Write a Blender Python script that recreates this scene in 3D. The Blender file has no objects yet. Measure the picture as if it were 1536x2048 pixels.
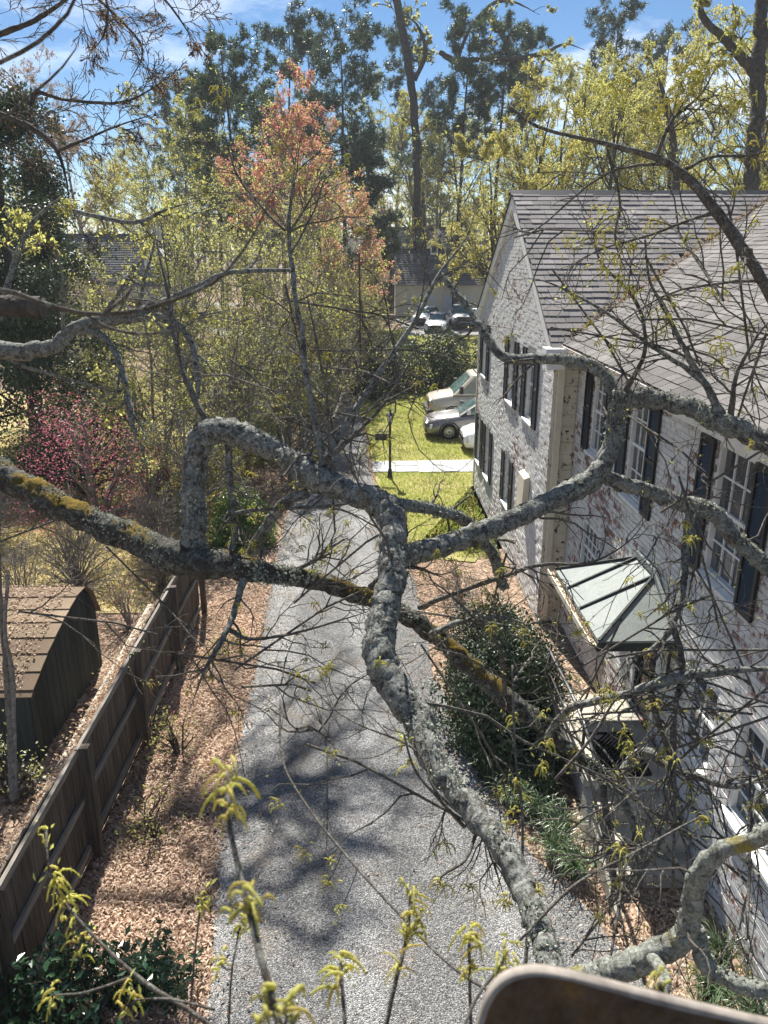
import bpy, math
import numpy as np
from math import radians, sin, cos, pi
S = bpy.context.scene
COL = S.collection
rng = np.random.default_rng(7)
A = lambda *x: np.array(x, float)

# ------------------------------------------------------------------ camera
CAMH = 7.0
PITCH, YAW = radians(18.814), radians(1.516)
FPX = 1538.0
cd = bpy.data.cameras.new('camera'); cam = bpy.data.objects.new('camera', cd); COL.objects.link(cam)
cam.location = (0, 0, CAMH); cam.rotation_euler = (pi / 2 - PITCH, 0, -YAW)
cd.sensor_fit = 'VERTICAL'; cd.sensor_height = 36.0; cd.lens = 36.0 * FPX / 2048
cd.clip_start = 0.05; cd.clip_end = 3000
cd.dof.use_dof = True; cd.dof.focus_distance = 9.0; cd.dof.aperture_fstop = 6.5
S.camera = cam

# ------------------------------------------------------------------ sky, sun, exposure
SUN_EL, SUN_AZ = radians(48), radians(-9)          # azimuth from +Y towards +X
W = bpy.data.worlds.new('World'); S.world = W; W.use_nodes = True
nt = W.node_tree; nt.nodes.clear()
out = nt.nodes.new('ShaderNodeOutputWorld'); bg = nt.nodes.new('ShaderNodeBackground')
sky = nt.nodes.new('ShaderNodeTexSky'); sky.sky_type = 'NISHITA'; sky.sun_disc = False
sky.sun_elevation = SUN_EL; sky.sun_rotation = SUN_AZ; sky.air_density = .85; sky.dust_density = 0.0; sky.ozone_density = 3.0
tc = nt.nodes.new('ShaderNodeTexCoord'); mp = nt.nodes.new('ShaderNodeMapping'); mp.inputs['Scale'].default_value = (1.0, 1.0, 3.2)
mp.inputs['Location'].default_value = (5.5, 0.3, 2.0)
nz = nt.nodes.new('ShaderNodeTexNoise'); nz.inputs['Scale'].default_value = 2.6; nz.inputs['Detail'].default_value = 9; nz.inputs['Roughness'].default_value = .58
rp = nt.nodes.new('ShaderNodeValToRGB'); rp.color_ramp.elements[0].position = .53; rp.color_ramp.elements[1].position = .74
mx = nt.nodes.new('ShaderNodeMix'); mx.data_type = 'RGBA'; mx.inputs['B'].default_value = (14, 14.4, 15, 1)
L = nt.links.new
L(tc.outputs['Generated'], mp.inputs['Vector']); L(mp.outputs[0], nz.inputs['Vector']); L(nz.outputs['Fac'], rp.inputs['Fac'])
L(rp.outputs['Color'], mx.inputs['Factor']); hs = nt.nodes.new('ShaderNodeHueSaturation'); hs.inputs['Saturation'].default_value = 1.14; L(sky.outputs[0], hs.inputs['Color']); L(hs.outputs[0], mx.inputs['A']); L(mx.outputs['Result'], bg.inputs['Color'])
bg.inputs['Strength'].default_value = 0.047; L(bg.outputs[0], out.inputs[0])
sd = bpy.data.lights.new('sun', 'SUN'); sun = bpy.data.objects.new('sun', sd); COL.objects.link(sun)
sd.energy = 5.0; sd.angle = radians(0.53); sd.color = (1.0, .95, .865)
SUND = A(sin(SUN_AZ) * cos(SUN_EL), cos(SUN_AZ) * cos(SUN_EL), sin(SUN_EL))
from mathutils import Vector
sun.rotation_euler = Vector(SUND).to_track_quat('Z', 'Y').to_euler(); sun.location = (0, 0, 40)
S.view_settings.view_transform = 'Standard'; S.view_settings.look = 'None'; S.view_settings.gamma = 1
S.view_settings.exposure = 1.25
S.cycles.max_bounces = 8; S.cycles.transmission_bounces = 6; S.cycles.transparent_max_bounces = 12

# ------------------------------------------------------------------ pixel helpers (photo pixels -> points in the place)
FW = A(sin(YAW) * cos(PITCH), cos(YAW) * cos(PITCH), -sin(PITCH)); RT = A(cos(YAW), -sin(YAW), 0); UP = np.cross(RT, FW); CC = A(0, 0, CAMH)
def ray(u, v): return FW + RT * (u - 768) / FPX + UP * (1024 - v) / FPX
def P(u, v, d): return CC + ray(u, v) * d
def atz(u, v, z=0.0): r = ray(u, v); return CC + r * ((z - CAMH) / r[2])
def aty(u, v, y): r = ray(u, v); return CC + r * (y / r[1])
def proj(p):
    r = np.asarray(p, float) - CC; zc = r @ FW
    return 768 + FPX * (r @ RT) / zc, 1024 - FPX * (r @ UP) / zc, zc
def gz(y): return np.clip((np.asarray(y, float) - 42) * .03, 0, 1.2)

# ------------------------------------------------------------------ mesh helpers
def unit(v): return v / np.maximum(np.linalg.norm(v, axis=-1, keepdims=True), 1e-9)
class G:
    def __init__(s): s.v = []; s.q = []; s.t = []; s.n = 0
    def add(s, v, q=None, t=None):
        v = np.asarray(v, float).reshape(-1, 3)
        if q is not None and len(q): s.q.append(np.asarray(q, int).reshape(-1, 4) + s.n)
        if t is not None and len(t): s.t.append(np.asarray(t, int).reshape(-1, 3) + s.n)
        s.v.append(v); s.n += len(v); return s
    def box(s, lo, hi):
        x0, y0, z0 = lo; x1, y1, z1 = hi
        return s.add([(x0, y0, z0), (x1, y0, z0), (x1, y1, z0), (x0, y1, z0), (x0, y0, z1), (x1, y0, z1), (x1, y1, z1), (x0, y1, z1)],
                     [(0, 3, 2, 1), (4, 5, 6, 7), (0, 1, 5, 4), (1, 2, 6, 5), (2, 3, 7, 6), (3, 0, 4, 7)])
    def hexa(s, p):                                   # 8 corners ordered like box
        return s.add(p, [(0, 3, 2, 1), (4, 5, 6, 7), (0, 1, 5, 4), (1, 2, 6, 5), (2, 3, 7, 6), (3, 0, 4, 7)])
    def bar(s, a, b, w, h=None, up=A(0, 0, 1)):
        a, b = A(*a), A(*b); h = h or w; d = unit(b - a); x = np.cross(d, up)
        if np.linalg.norm(x) < 1e-4: x = np.cross(d, A(1, 0, 0))
        x = unit(x) * w / 2; y = unit(np.cross(x, d)) * h / 2
        return s.hexa([a - x - y, a + x - y, b + x - y, b - x - y, a - x + y, a + x + y, b + x + y, b - x + y])
    def poly(s, pts):                                  # fan
        n = len(pts); return s.add(pts, None, [(0, i, i + 1) for i in range(1, n - 1)])
    def prism(s, pts, off):                            # polygon extruded by vector
        pts = np.asarray(pts, float); n = len(pts); off = np.asarray(off, float)
        t = [(0, i + 1, i) for i in range(1, n - 1)] + [(n, n + i, n + i + 1) for i in range(1, n - 1)]
        q = [(i, (i + 1) % n, n + (i + 1) % n, n + i) for i in range(n)]
        return s.add(np.vstack([pts, pts + off]), q, t)
    def tube(s, path, rad, sides=8, caps=True):
        path = np.asarray(path, float); return s.tubes(path[None], np.broadcast_to(np.asarray(rad, float), (len(path),))[None], sides, caps)
    def tubes(s, paths, rads, sides=4, caps=False, rough=0.0):
        paths = np.asarray(paths, float); M, N, _ = paths.shape
        if M == 0: return s
        tan = np.empty_like(paths); tan[:, 1:-1] = paths[:, 2:] - paths[:, :-2]; tan[:, 0] = paths[:, 1] - paths[:, 0]; tan[:, -1] = paths[:, -1] - paths[:, -2]
        tan = unit(tan); ref = np.where(np.abs(tan[:, :1, 2:]) > .9, A(1, 0, 0), A(0, 0, 1))
        fx = np.empty_like(paths); fx[:, 0] = unit(np.cross(tan[:, 0], ref[:, 0]))
        for i in range(1, N):
            f = fx[:, i - 1]; f = f - (f * tan[:, i]).sum(-1, keepdims=True) * tan[:, i]; fx[:, i] = unit(f)
        fy = np.cross(tan, fx); a = np.arange(sides) * 2 * pi / sides
        rr = np.asarray(rads)[:, :, None, None]
        if rough: rr = rr * (1 + rough * rng.standard_normal((M, N, sides, 1)))
        ring = paths[:, :, None] + rr * (fx[:, :, None] * np.cos(a)[:, None] + fy[:, :, None] * np.sin(a)[:, None])
        base = (np.arange(M) * N * sides)[:, None, None]; i = (np.arange(N - 1) * sides)[None, :, None]; j = np.arange(sides)[None, None]; j2 = (j + 1) % sides
        q = np.stack([base + i + j, base + i + j2, base + i + sides + j2, base + i + sides + j], -1).reshape(-1, 4)
        t = None
        if caps:
            k = np.arange(1, sides - 1); z = np.zeros_like(k)
            c0 = np.stack([z, k + 1, k], -1)[None] + base; c1 = np.stack([z, k, k + 1], -1)[None] + base + (N - 1) * sides
            t = np.concatenate([c0.reshape(-1, 3), c1.reshape(-1, 3)])
        return s.add(ring.reshape(-1, 3), q, t)
    def leaves(s, pts, size, normal=None, aspect=.5, jit=.45, droop=0.0, fold=.18, up=0.0, flat=1.0):
        pts = np.asarray(pts, float); n = len(pts)
        if n == 0: return s
        d = unit(rng.standard_normal((n, 3)) * A(1, 1, flat) + A(0, 0, -droop)); nn = rng.standard_normal((n, 3)) + A(0, 0, up)
        if normal is not None: nn = nn * .6 + normal
        w = unit(np.cross(d, nn)); nn = np.cross(w, d)
        sz = (np.asarray(size) * (1 + jit * (rng.random(n) * 2 - 1)))[:, None]
        a = pts; m = pts + d * sz * .5; tip = pts + d * sz; ww = w * sz * aspect * .5; f = nn * sz * fold * .5
        v = np.stack([a, m + ww + f, tip, m - ww + f], 1).reshape(-1, 3)
        return s.add(v, np.arange(4 * n).reshape(-1, 4))
    def mesh(s, name, mats=None, smooth=False):
        me = bpy.data.meshes.new(name)
        v = np.concatenate(s.v) if s.v else np.zeros((0, 3))
        q = np.concatenate(s.q) if s.q else np.zeros((0, 4), int); t = np.concatenate(s.t) if s.t else np.zeros((0, 3), int)
        me.vertices.add(len(v)); me.vertices.foreach_set('co', v.astype(np.float32).ravel())
        nl = q.size + t.size; me.loops.add(nl); me.loops.foreach_set('vertex_index', np.concatenate([q.ravel(), t.ravel()]).astype(np.int32))
        me.polygons.add(len(q) + len(t))
        st = np.concatenate([np.arange(len(q)) * 4, q.size + np.arange(len(t)) * 3]); me.polygons.foreach_set('loop_start', st.astype(np.int32))
        if smooth: me.polygons.foreach_set('use_smooth', np.ones(len(q) + len(t), bool))
        me.update(calc_edges=True); me.validate()
        if not smooth: me.shade_flat()
        if mats: me.materials.append(mats)
        return me
    def build(s, name, mat, parent=None, smooth=False, kind=None):
        return link(name, s.mesh(name, mat, smooth), parent, kind)
def link(name, me, parent=None, kind=None):
    o = bpy.data.objects.new(name, me); COL.objects.link(o)
    if parent is not None:
        o.parent = parent; wl = WL[parent.name]; o.location = (-wl[0], -wl[1], -wl[2]); WL[o.name] = (0, 0, 0)
    else: WL[o.name] = (0, 0, 0)
    if kind: o['kind'] = kind
    return o
WL = {}
def thing(name, label, cat, loc=(0, 0, 0), group=None):
    o = bpy.data.objects.new(name, None); COL.objects.link(o); o.location = loc; WL[o.name] = tuple(float(c) for c in loc); o.empty_display_size = .2
    o['label'] = label; o['category'] = cat
    if group: o['group'] = group
    return o
def tag(o, label, cat=None, group=None):
    o['label'] = label
    if cat: o['category'] = cat
    if group: o['group'] = group
    return o
def structure(name, g, mat, smooth=False): return g.build(name, mat, None, smooth, 'structure')
def spline(pts, n=6):
    p = np.asarray(pts, float); p = np.vstack([2 * p[0] - p[1], p, 2 * p[-1] - p[-2]]); o = []
    for i in range(1, len(p) - 2):
        t = np.linspace(0, 1, n, endpoint=False)[:, None]; a, b, c, d = p[i - 1], p[i], p[i + 1], p[i + 2]
        o.append(.5 * (2 * b + (c - a) * t + (2 * a - 5 * b + 4 * c - d) * t ** 2 + (3 * b - a - 3 * c + d) * t ** 3))
    o.append(p[-2][None]); return np.vstack(o)
def resample(path, rad, N):
    s = np.r_[0, np.cumsum(np.linalg.norm(np.diff(path, axis=0), axis=1))]; t = np.linspace(0, s[-1], N)
    return np.stack([np.interp(t, s, path[:, i]) for i in range(3)], 1), np.interp(t, s, rad)
def spawn(par, rad, k, lenr=.5, ang=.8, up=.05, N=5, wander=.18, tmin=.2, tmax=1.0, rr=.55, taper=.3, minlen=0.0, lens=None, bias=None):
    M, Np, _ = par.shape; n = M * k; idx = np.repeat(np.arange(M), k); t = rng.uniform(tmin, tmax, n)
    f = t * (Np - 1); i = np.minimum(f.astype(int), Np - 2); fr = (f - i)[:, None]
    a = par[idx, i]; b = par[idx, i + 1]; p0 = a + (b - a) * fr; tan = unit(b - a)
    r0 = (rad[idx, i] * (1 - fr[:, 0]) + rad[idx, i + 1] * fr[:, 0]) * rr
    pl = np.linalg.norm(np.diff(par, axis=1), axis=2).sum(1)[idx] if lens is None else np.full(n, lens)
    perp = unit(np.cross(tan, unit(rng.standard_normal((n, 3))))); an = ang * rng.uniform(.6, 1.35, n)[:, None]
    d = unit(tan * np.cos(an) + perp * np.sin(an))
    if bias is not None: d = unit(d + bias)
    Ln = np.maximum(pl * lenr * rng.uniform(.55, 1.25, n) * (1.2 - .65 * t), minlen); st = (Ln / (N - 1))[:, None]
    pts = [p0]
    for j in range(N - 1):
        pts.append(pts[-1] + d * st); d = unit(d + wander * rng.standard_normal((n, 3)) + A(0, 0, up))
    return np.stack(pts, 1), r0[:, None] * np.linspace(1, taper, N)[None]
def pick(paths, n, jit=0.0, tmin=.25):
    M, N, _ = paths.shape; idx = rng.integers(0, M, n); f = rng.uniform(tmin, 1, n) * (N - 1); i = np.minimum(f.astype(int), N - 2); fr = (f - i)[:, None]
    return paths[idx, i] * (1 - fr) + paths[idx, i + 1] * fr + jit * rng.standard_normal((n, 3))

# ------------------------------------------------------------------ materials
class Mt:
    def __init__(s, name):
        s.m = bpy.data.materials.new(name); s.m.use_nodes = True; s.t = s.m.node_tree; s.t.nodes.clear()
        s.o = s.t.nodes.new('ShaderNodeOutputMaterial')
    def n(s, typ, ins=None, **kw):
        d = s.t.nodes.new('ShaderNode' + typ)
        for k, v in kw.items(): setattr(d, k, v)
        for k, v in (ins or {}).items():
            if isinstance(v, bpy.types.NodeSocket): s.t.links.new(v, d.inputs[k])
            elif isinstance(v, tuple) and len(v) == 3 and d.inputs[k].type == 'RGBA': d.inputs[k].default_value = (*v, 1)
            else: d.inputs[k].default_value = v
        return d
    def pos(s): return s.n('NewGeometry').outputs['Position']
    def isl(s):
        a = s.n('NewGeometry').outputs['Random Per Island']; b = s.n('ObjectInfo').outputs['Random']
        return s.n('Math', {0: s.n('Math', {0: a, 1: b}, operation='ADD').outputs[0], 1: 1.0}, operation='FRACT').outputs[0]
    def noise(s, scale, detail=4, rough=.55, vec=None, out='Fac', dist=0.0):
        return s.n('TexNoise', {'Scale': scale, 'Detail': detail, 'Roughness': rough, 'Vector': vec if vec is not None else s.pos(), 'Distortion': dist}).outputs[out]
    def vor(s, scale, out='Distance', vec=None, feature='F1'): return s.n('TexVoronoi', {'Scale': scale, 'Vector': vec if vec is not None else s.pos()}, feature=feature).outputs[out]
    def ramp(s, fac, *st, interp='LINEAR'):
        r = s.n('ValToRGB', {'Fac': fac}); e = r.color_ramp.elements; r.color_ramp.interpolation = interp
        while len(e) < len(st): e.new(.5)
        for x, (p, c) in zip(e, st): x.position = p; x.color = (*(c if isinstance(c, tuple) else (c, c, c)), 1)
        return r.outputs['Color']
    def mix(s, f, a, b, mode='MIX'):
        return s.n('Mix', {0: f, 6: a, 7: b}, data_type='RGBA', blend_type=mode).outputs[2]
    def math(s, op, a, b=0.0): return s.n('Math', {0: a, 1: b}, operation=op).outputs[0]
    def bump(s, h, st=.5, dist=.02): return s.n('Bump', {'Strength': st, 'Distance': dist, 'Height': h}).outputs[0]
    def scaled(s, sc, vec=None): return s.n('Mapping', {'Vector': vec if vec is not None else s.pos(), 'Scale': sc}).outputs[0]
    def bsdf(s, col, rough=.8, normal=None, spec=.3, metal=0.0, **kw):
        ins = {'Base Color': col, 'Roughness': rough, 'Specular IOR Level': spec, 'Metallic': metal}
        if normal is not None: ins['Normal'] = normal
        ins.update(kw); return s.n('BsdfPrincipled', ins).outputs[0]
    def fin(s, sh): s.t.links.new(sh, s.o.inputs['Surface']); return s.m
def solid(name, c, rough=.7, spec=.3, metal=0.0, var=.25, scale=3.0, bump=0.0, bscale=40):
    m = Mt(name); n = m.noise(scale, 5); c2 = tuple(x * (1 - var) for x in c); c3 = tuple(min(1, x * (1 + var)) for x in c)
    col = m.ramp(n, (.3, c2), (.7, c3)); nm = m.bump(m.noise(bscale, 4), bump, .01) if bump else None
    return m.fin(m.bsdf(col, rough, nm, spec, metal))
def leafmat(name, cols, trans=.45, rough=.5, spec=.3, tcol=1.5, spread=1.0):
    m = Mt(name); r = m.isl(); k = len(cols)
    st = [((i + .5) / k, c) for i, c in enumerate(cols)]
    col = m.ramp(r, *st); big = m.noise(.6, 2)
    col = m.mix(1.0, col, m.ramp(big, (.3, .72), (.7, 1.28)), 'MULTIPLY')
    b = m.bsdf(col, rough, None, spec)
    if trans:
        tc_ = m.mix(1.0, col, (tcol * .95, tcol * .97, tcol * .75), 'MULTIPLY')
        t = m.n('BsdfTranslucent', {'Color': tc_}).outputs[0]
        b = m.n('MixShader', {0: trans, 1: b, 2: t}).outputs[0]
    return m.fin(b)
def barkmat(name, dark, light, lichen=None, lich=.5, moss=False, scale=1.0, yellow=False):
    m = Mt(name); n1 = m.noise(9 * scale, 8, .7); v = m.vor(28 * scale)
    col = m.ramp(n1, (.32, dark), (.68, light)); h = m.math('ADD', n1, m.math('MULTIPLY', v, -.5))
    if lichen:
        ln = m.noise(15 * scale, 10, .74, dist=.8); lv = m.vor(55 * scale)
        ln = m.math('ADD', m.math('MULTIPLY', ln, .72), m.math('MULTIPLY', m.noise(75 * scale, 4, .7), .28)); mask = m.ramp(ln, (lich - .05, 0.0), (lich + .05, 1.0))
        lc = m.ramp(m.noise(55 * scale, 6, .75), (.36, tuple(x * .35 for x in lichen)), (.6, lichen), (.8, tuple(min(1, x * 1.3) for x in lichen)))
        col = m.mix(mask, col, lc); h = m.math('ADD', h, m.math('MULTIPLY', m.math('MULTIPLY', mask, m.noise(60 * scale, 5, .8)), 1.4))
        if yellow:
            ym = m.ramp(m.noise(3.1 * scale, 4, .6), (.57, 0.0), (.66, .85)); col = m.mix(ym, col, (.30, .245, .045))
    if moss:
        nz_ = m.n('SeparateXYZ', {0: m.n('NewGeometry').outputs['Normal']}).outputs['Z']
        mm = m.math('MULTIPLY', m.ramp(nz_, (.35, 0.0), (.7, 1.0)), m.ramp(m.noise(2.2, 6, .65), (.50, 0.0), (.57, 1.0)))
        col = m.mix(mm, col, m.ramp(m.noise(80, 3), (.3, (.09, .065, .012)), (.7, (.24, .165, .025))))
        h = m.math('ADD', h, m.math('MULTIPLY', mm, m.noise(150, 3)))
    return m.fin(m.bsdf(col, .9, m.bump(h, .7, .02 / scale), .15))
M = {}
M['oak'] = barkmat('oak_bark', (.028, .024, .02), (.11, .098, .086), (.38, .395, .36), .475, scale=1.2)
M['oak_moss'] = barkmat('oak_bark_mossy', (.022, .019, .016), (.08, .072, .062), (.27, .295, .265), .53, moss=True, scale=1.1)
M['oak_yellow'] = barkmat('oak_bark_yellow_lichen', (.05, .045, .035), (.16, .15, .13), (.38, .40, .35), .45, yellow=True, scale=1.4)
M['twig'] = barkmat('twig_bark', (.04, .032, .026), (.15, .13, .11), (.34, .35, .31), .53, scale=2.5)
M['bark'] = barkmat('tree_bark', (.035, .03, .026), (.12, .105, .09), scale=.7)
M['greybark'] = barkmat('grey_bark', (.10, .09, .08), (.30, .275, .25), scale=.7)
M['pinebark'] = barkmat('pine_bark', (.04, .03, .025), (.13, .10, .085), scale=.6)
M['flake'] = leafmat('lichen_flake', [(.21, .225, .195), (.32, .34, .305), (.43, .45, .40), (.26, .29, .26), (.39, .405, .29)], .12, .9, .1, 1.0)
M['catkin'] = leafmat('catkin_yellow_green', [(.40, .39, .12), (.50, .48, .17), (.44, .38, .13)], .45, .7, .1, 1.5)
M['budleaf'] = leafmat('young_leaf', [(.36, .37, .12), (.44, .42, .15), (.30, .32, .11)], .5, .6, .2, 1.5)
M['spring'] = leafmat('spring_foliage', [(.33, .33, .11), (.43, .40, .145), (.28, .29, .105), (.46, .42, .18)], .5, .6, .2, 1.4)
M['spring2'] = leafmat('golden_spring_foliage', [(.37, .33, .11), (.43, .37, .14), (.31, .30, .11)], .5, .6, .2, 1.4)
M['olive'] = leafmat('olive_foliage', [(.27, .29, .10), (.36, .36, .135), (.43, .40, .155)], .42, .6, .2, 1.4)
M['red'] = leafmat('maple_keys', [(.54, .19, .23), (.60, .27, .29), (.52, .25, .21)], .45, .6, .2, 1.3)
M['pink'] = leafmat('magenta_foliage', [(.54, .15, .25), (.64, .27, .37), (.42, .11, .18)], .45, .6, .2, 1.3)
M['budred'] = leafmat('tan_buds', [(.26, .17, .11), (.34, .24, .14), (.22, .13, .10)], .4, .7, .1, 1.3)
M['needle'] = leafmat('pine_needles', [(.05, .085, .05), (.075, .115, .06), (.10, .13, .075)], .22, .45, .35, 1.3)
M['ever'] = leafmat('evergreen_leaf', [(.03, .05, .026), (.045, .07, .033), (.06, .085, .045)], .10, .46, .35, 1.8)
M['glossy'] = leafmat('glossy_leaf', [(.02, .055, .026), (.035, .08, .035), (.03, .065, .03)], .10, .22, .6, 1.8)
M['green'] = leafmat('fresh_green_leaf', [(.07, .14, .03), (.10, .19, .04), (.14, .23, .06)], .35, .4, .4, 1.5)
M['strap'] = leafmat('strap_leaf', [(.06, .10, .045), (.09, .14, .06), (.12, .17, .09)], .2, .35, .5, 1.5)
M['grass'] = leafmat('grass_blade', [(.30, .34, .08), (.24, .31, .055), (.42, .38, .15)], .4, .6, .2, 1.4)
M['drygrass'] = leafmat('dry_grass', [(.54, .44, .20), (.47, .40, .16), (.40, .38, .13)], .3, .7, .2, 1.2)
M['litter'] = leafmat('fallen_leaf', [(.52, .38, .29), (.62, .48, .37), (.42, .28, .21), (.68, .56, .45), (.32, .20, .145)], .2, .75, .15, 1.2)
M['whiteflower'] = leafmat('white_petals', [(.7, .72, .62), (.8, .8, .72)], .4, .6, .2, 1.0)
M['white'] = solid('white_paint', (.72, .72, .70), .5, .4, var=.1, scale=6)
M['cream'] = solid('cream_paint', (.62, .56, .44), .6, .3, var=.1)
M['black'] = solid('black_shutter_paint', (.012, .013, .018), .42, .4, var=.2)
M['darkmetal'] = solid('black_metal', (.015, .015, .016), .4, .5, var=.2)
M['shinymetal'] = solid('worn_handrail', (.10, .10, .10), .28, .5, .6, var=.2)
M['fence'] = None
def wood(name, dark, light, sc=(30, 30, 2.0)):
    m = Mt(name); v = m.scaled(sc); n = m.noise(1.0, 6, .65, v); r = m.isl()
    col = m.ramp(n, (.3, dark), (.7, light)); col = m.mix(1.0, col, m.ramp(r, (0, .65), (1, 1.25)), 'MULTIPLY')
    return m.fin(m.bsdf(col, .85, m.bump(n, .5, .01), .2))
M['fence'] = wood('weathered_fence_wood', (.045, .037, .030), (.15, .125, .103))
M['rail'] = wood('weathered_rail_wood', (.10, .09, .075), (.34, .31, .27), (30, 2, 30))
M['shed'] = wood('dark_green_shed_siding', (.026, .035, .032), (.06, .072, .067), (20, 20, 1.5))
def brickmat(name, lo, hi):
    m = Mt(name); r = m.isl()
    red = m.ramp(r, (0, (.22, .105, .085)), (.5, (.30, .155, .125)), (1, (.18, .095, .08)))
    red = m.mix(1.0, red, m.ramp(m.noise(60, 4), (.3, .6), (.7, 1.3)), 'MULTIPLY')
    pn = m.noise(14, 8, .72); big = m.noise(.75, 3, .5)
    f = m.math('ADD', m.math('ADD', m.math('MULTIPLY', pn, .85), m.math('MULTIPLY', big, .62)), m.math('MULTIPLY', r, .22))
    mask = m.ramp(f, (lo, 1.0), (hi, 0.0))
    wh = m.ramp(m.noise(5, 6, .65), (.25, (.48, .47, .445)), (.6, (.67, .665, .645)), (.8, (.76, .755, .74)))
    col = m.mix(mask, red, wh)
    return m.fin(m.bsdf(col, .82, m.bump(m.math('ADD', m.noise(90, 4), m.math('MULTIPLY', mask, .7)), .35, .006), .25))
M['brick'] = brickmat('whitewashed_brick', .885, .985)
M['brick_far'] = brickmat('whitewashed_brick_less_worn', .95, 1.05)
M['mortar'] = solid('mortar', (.55, .54, .52), .95, .1, var=.3, scale=8)
def quoinmat():
    m = Mt('peeling_cream_brick'); mask = m.ramp(m.noise(11, 8, .7), (.40, 0.0), (.43, 1.0))
    col = m.mix(mask, (.05, .035, .03), m.ramp(m.noise(3, 5), (.3, (.52, .47, .37)), (.7, (.66, .62, .52))))
    return m.fin(m.bsdf(col, .8, m.bump(mask, .4, .004), .25))
M['quoin'] = quoinmat()
def shinglemat(name, a, b):
    m = Mt(name); r = m.isl()
    col = m.ramp(r, (0, a), (.5, tuple((x + y) / 2 for x, y in zip(a, b))), (1, b))
    col = m.mix(1.0, col, m.ramp(m.noise(70, 3, .7), (.3, .62), (.7, 1.35)), 'MULTIPLY'); col = m.mix(1.0, col, m.ramp(m.noise(.9, 5), (.3, .75), (.7, 1.2)), 'MULTIPLY')
    return m.fin(m.bsdf(col, .9, m.bump(m.noise(220, 3), .5, .006), .2))
M['shingle'] = shinglemat('grey_asphalt_shingle', (.16, .15, .145), (.26, .24, .235))
M['shingle2'] = shinglemat('brown_grey_asphalt_shingle', (.115, .108, .105), (.185, .174, .168))
M['roofflat'] = shinglemat('distant_shingle', (.10, .10, .11), (.15, .15, .155))
M['brownshingle'] = shinglemat('brown_shed_shingle', (.16, .115, .08), (.25, .19, .13))
def gravel():
    m = Mt('grey_gravel_chip_driveway'); c = m.n('SeparateColor', {0: m.vor(80, 'Color')}).outputs[0]; d = m.vor(80); c2 = m.n('SeparateColor', {0: m.vor(150, 'Color')}).outputs[0]
    v = m.math('ADD', m.math('MULTIPLY', c, .7), m.math('MULTIPLY', c2, .3))
    col = m.ramp(v, (.12, (.05, .051, .052)), (.5, (.20, .203, .203)), (.75, (.35, .35, .348)), (.95, (.55, .54, .525)))
    col = m.mix(1.0, col, m.ramp(m.noise(.8, 6, .6), (.3, .78), (.7, 1.2)), 'MULTIPLY')
    tx = m.n('SeparateXYZ', {0: m.pos()}).outputs['X']; trk = m.math('SINE', m.math('MULTIPLY', m.math('ADD', tx, m.math('MULTIPLY', m.noise(.25, 2), .9)), 3.9)); col = m.mix(1.0, col, m.ramp(trk, (.0, .80), (.9, 1.16)), 'MULTIPLY'); lf = m.ramp(m.noise(1.3, 6, .65), (.54, 0.0), (.72, .5)); col = m.mix(lf, col, (.24, .19, .14))
    return m.fin(m.bsdf(col, .8, m.bump(m.math('SUBTRACT', c, m.math('MULTIPLY', d, 1.2)), .9, .012), .3))
M['gravel'] = gravel()
def soil():
    m = Mt('leafy_soil'); n = m.noise(2.5, 8, .65); c = m.n('SeparateColor', {0: m.vor(26, 'Color')}).outputs[0]
    col = m.ramp(c, (.1, (.14, .095, .068)), (.5, (.28, .195, .14)), (.9, (.44, .34, .25))); col = m.mix(1.0, col, m.ramp(n, (.3, .55), (.7, 1.2)), 'MULTIPLY')
    return m.fin(m.bsdf(col, .95, m.bump(c, .8, .03), .1))
M['soil'] = soil()
def lawnmat(name, g, y, thr):
    m = Mt(name); f = m.ramp(m.noise(.5, 6, .65), (thr - .15, 0.0), (thr + .15, 1.0)); col = m.mix(f, g, y)
    col = m.mix(1.0, col, m.ramp(m.noise(30, 4, .7), (.3, .6), (.7, 1.3)), 'MULTIPLY')
    return m.fin(m.bsdf(col, .95, m.bump(m.noise(60, 4), .8, .04), .1))
M['lawn'] = lawnmat('lawn_turf', (.23, .26, .065), (.42, .37, .17), .47)
M['drylawn'] = lawnmat('dry_lawn_turf', (.34, .31, .11), (.50, .41, .21), .45)
M['flag'] = solid('pale_flagstone', (.36, .37, .38), .8, .3, var=.25, scale=2.5, bump=.3)
M['concrete'] = solid('step_concrete', (.38, .35, .295), .85, .25, var=.3, scale=4, bump=.3)
M['asphalt'] = solid('asphalt', (.22, .215, .21), .9, .2, var=.2)
def copper():
    m = Mt('verdigris_copper'); n = m.noise(2.3, 6, .6); col = m.ramp(n, (.3, (.19, .215, .208)), (.55, (.235, .255, .248)), (.75, (.18, .21, .195)))
    col = m.mix(1.0, col, m.ramp(m.noise(35, 4), (.3, .85), (.7, 1.12)), 'MULTIPLY'); return m.fin(m.bsdf(col, .72, m.bump(m.noise(3, 4), .15, .03), .3, .1))
M['copper'] = copper()
M['copperdark'] = solid('dark_copper_seam', (.025, .033, .03), .7, .3, .1)
def glass(name, c, rough=.04):
    m = Mt(name); col = m.ramp(m.noise(1.7, 3), (.35, tuple(x * .5 for x in c)), (.65, c)); return m.fin(m.bsdf(col, rough, None, .8))
M['glass'] = glass('window_glass', (.10, .115, .13)); M['carglass'] = glass('car_glass', (.10, .17, .17)); M['darkglass'] = glass('door_glass', (.02, .022, .022))
def paint(name, c, metal=.0, rough=.3):
    m = Mt(name); col = m.mix(1.0, c, m.ramp(m.noise(2.0, 5, .6), (.3, .9), (.7, 1.05)), 'MULTIPLY')
    return m.fin(m.bsdf(col, rough, None, .5, metal, **{'Coat Weight': .6, 'Coat Roughness': .08}))
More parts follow.
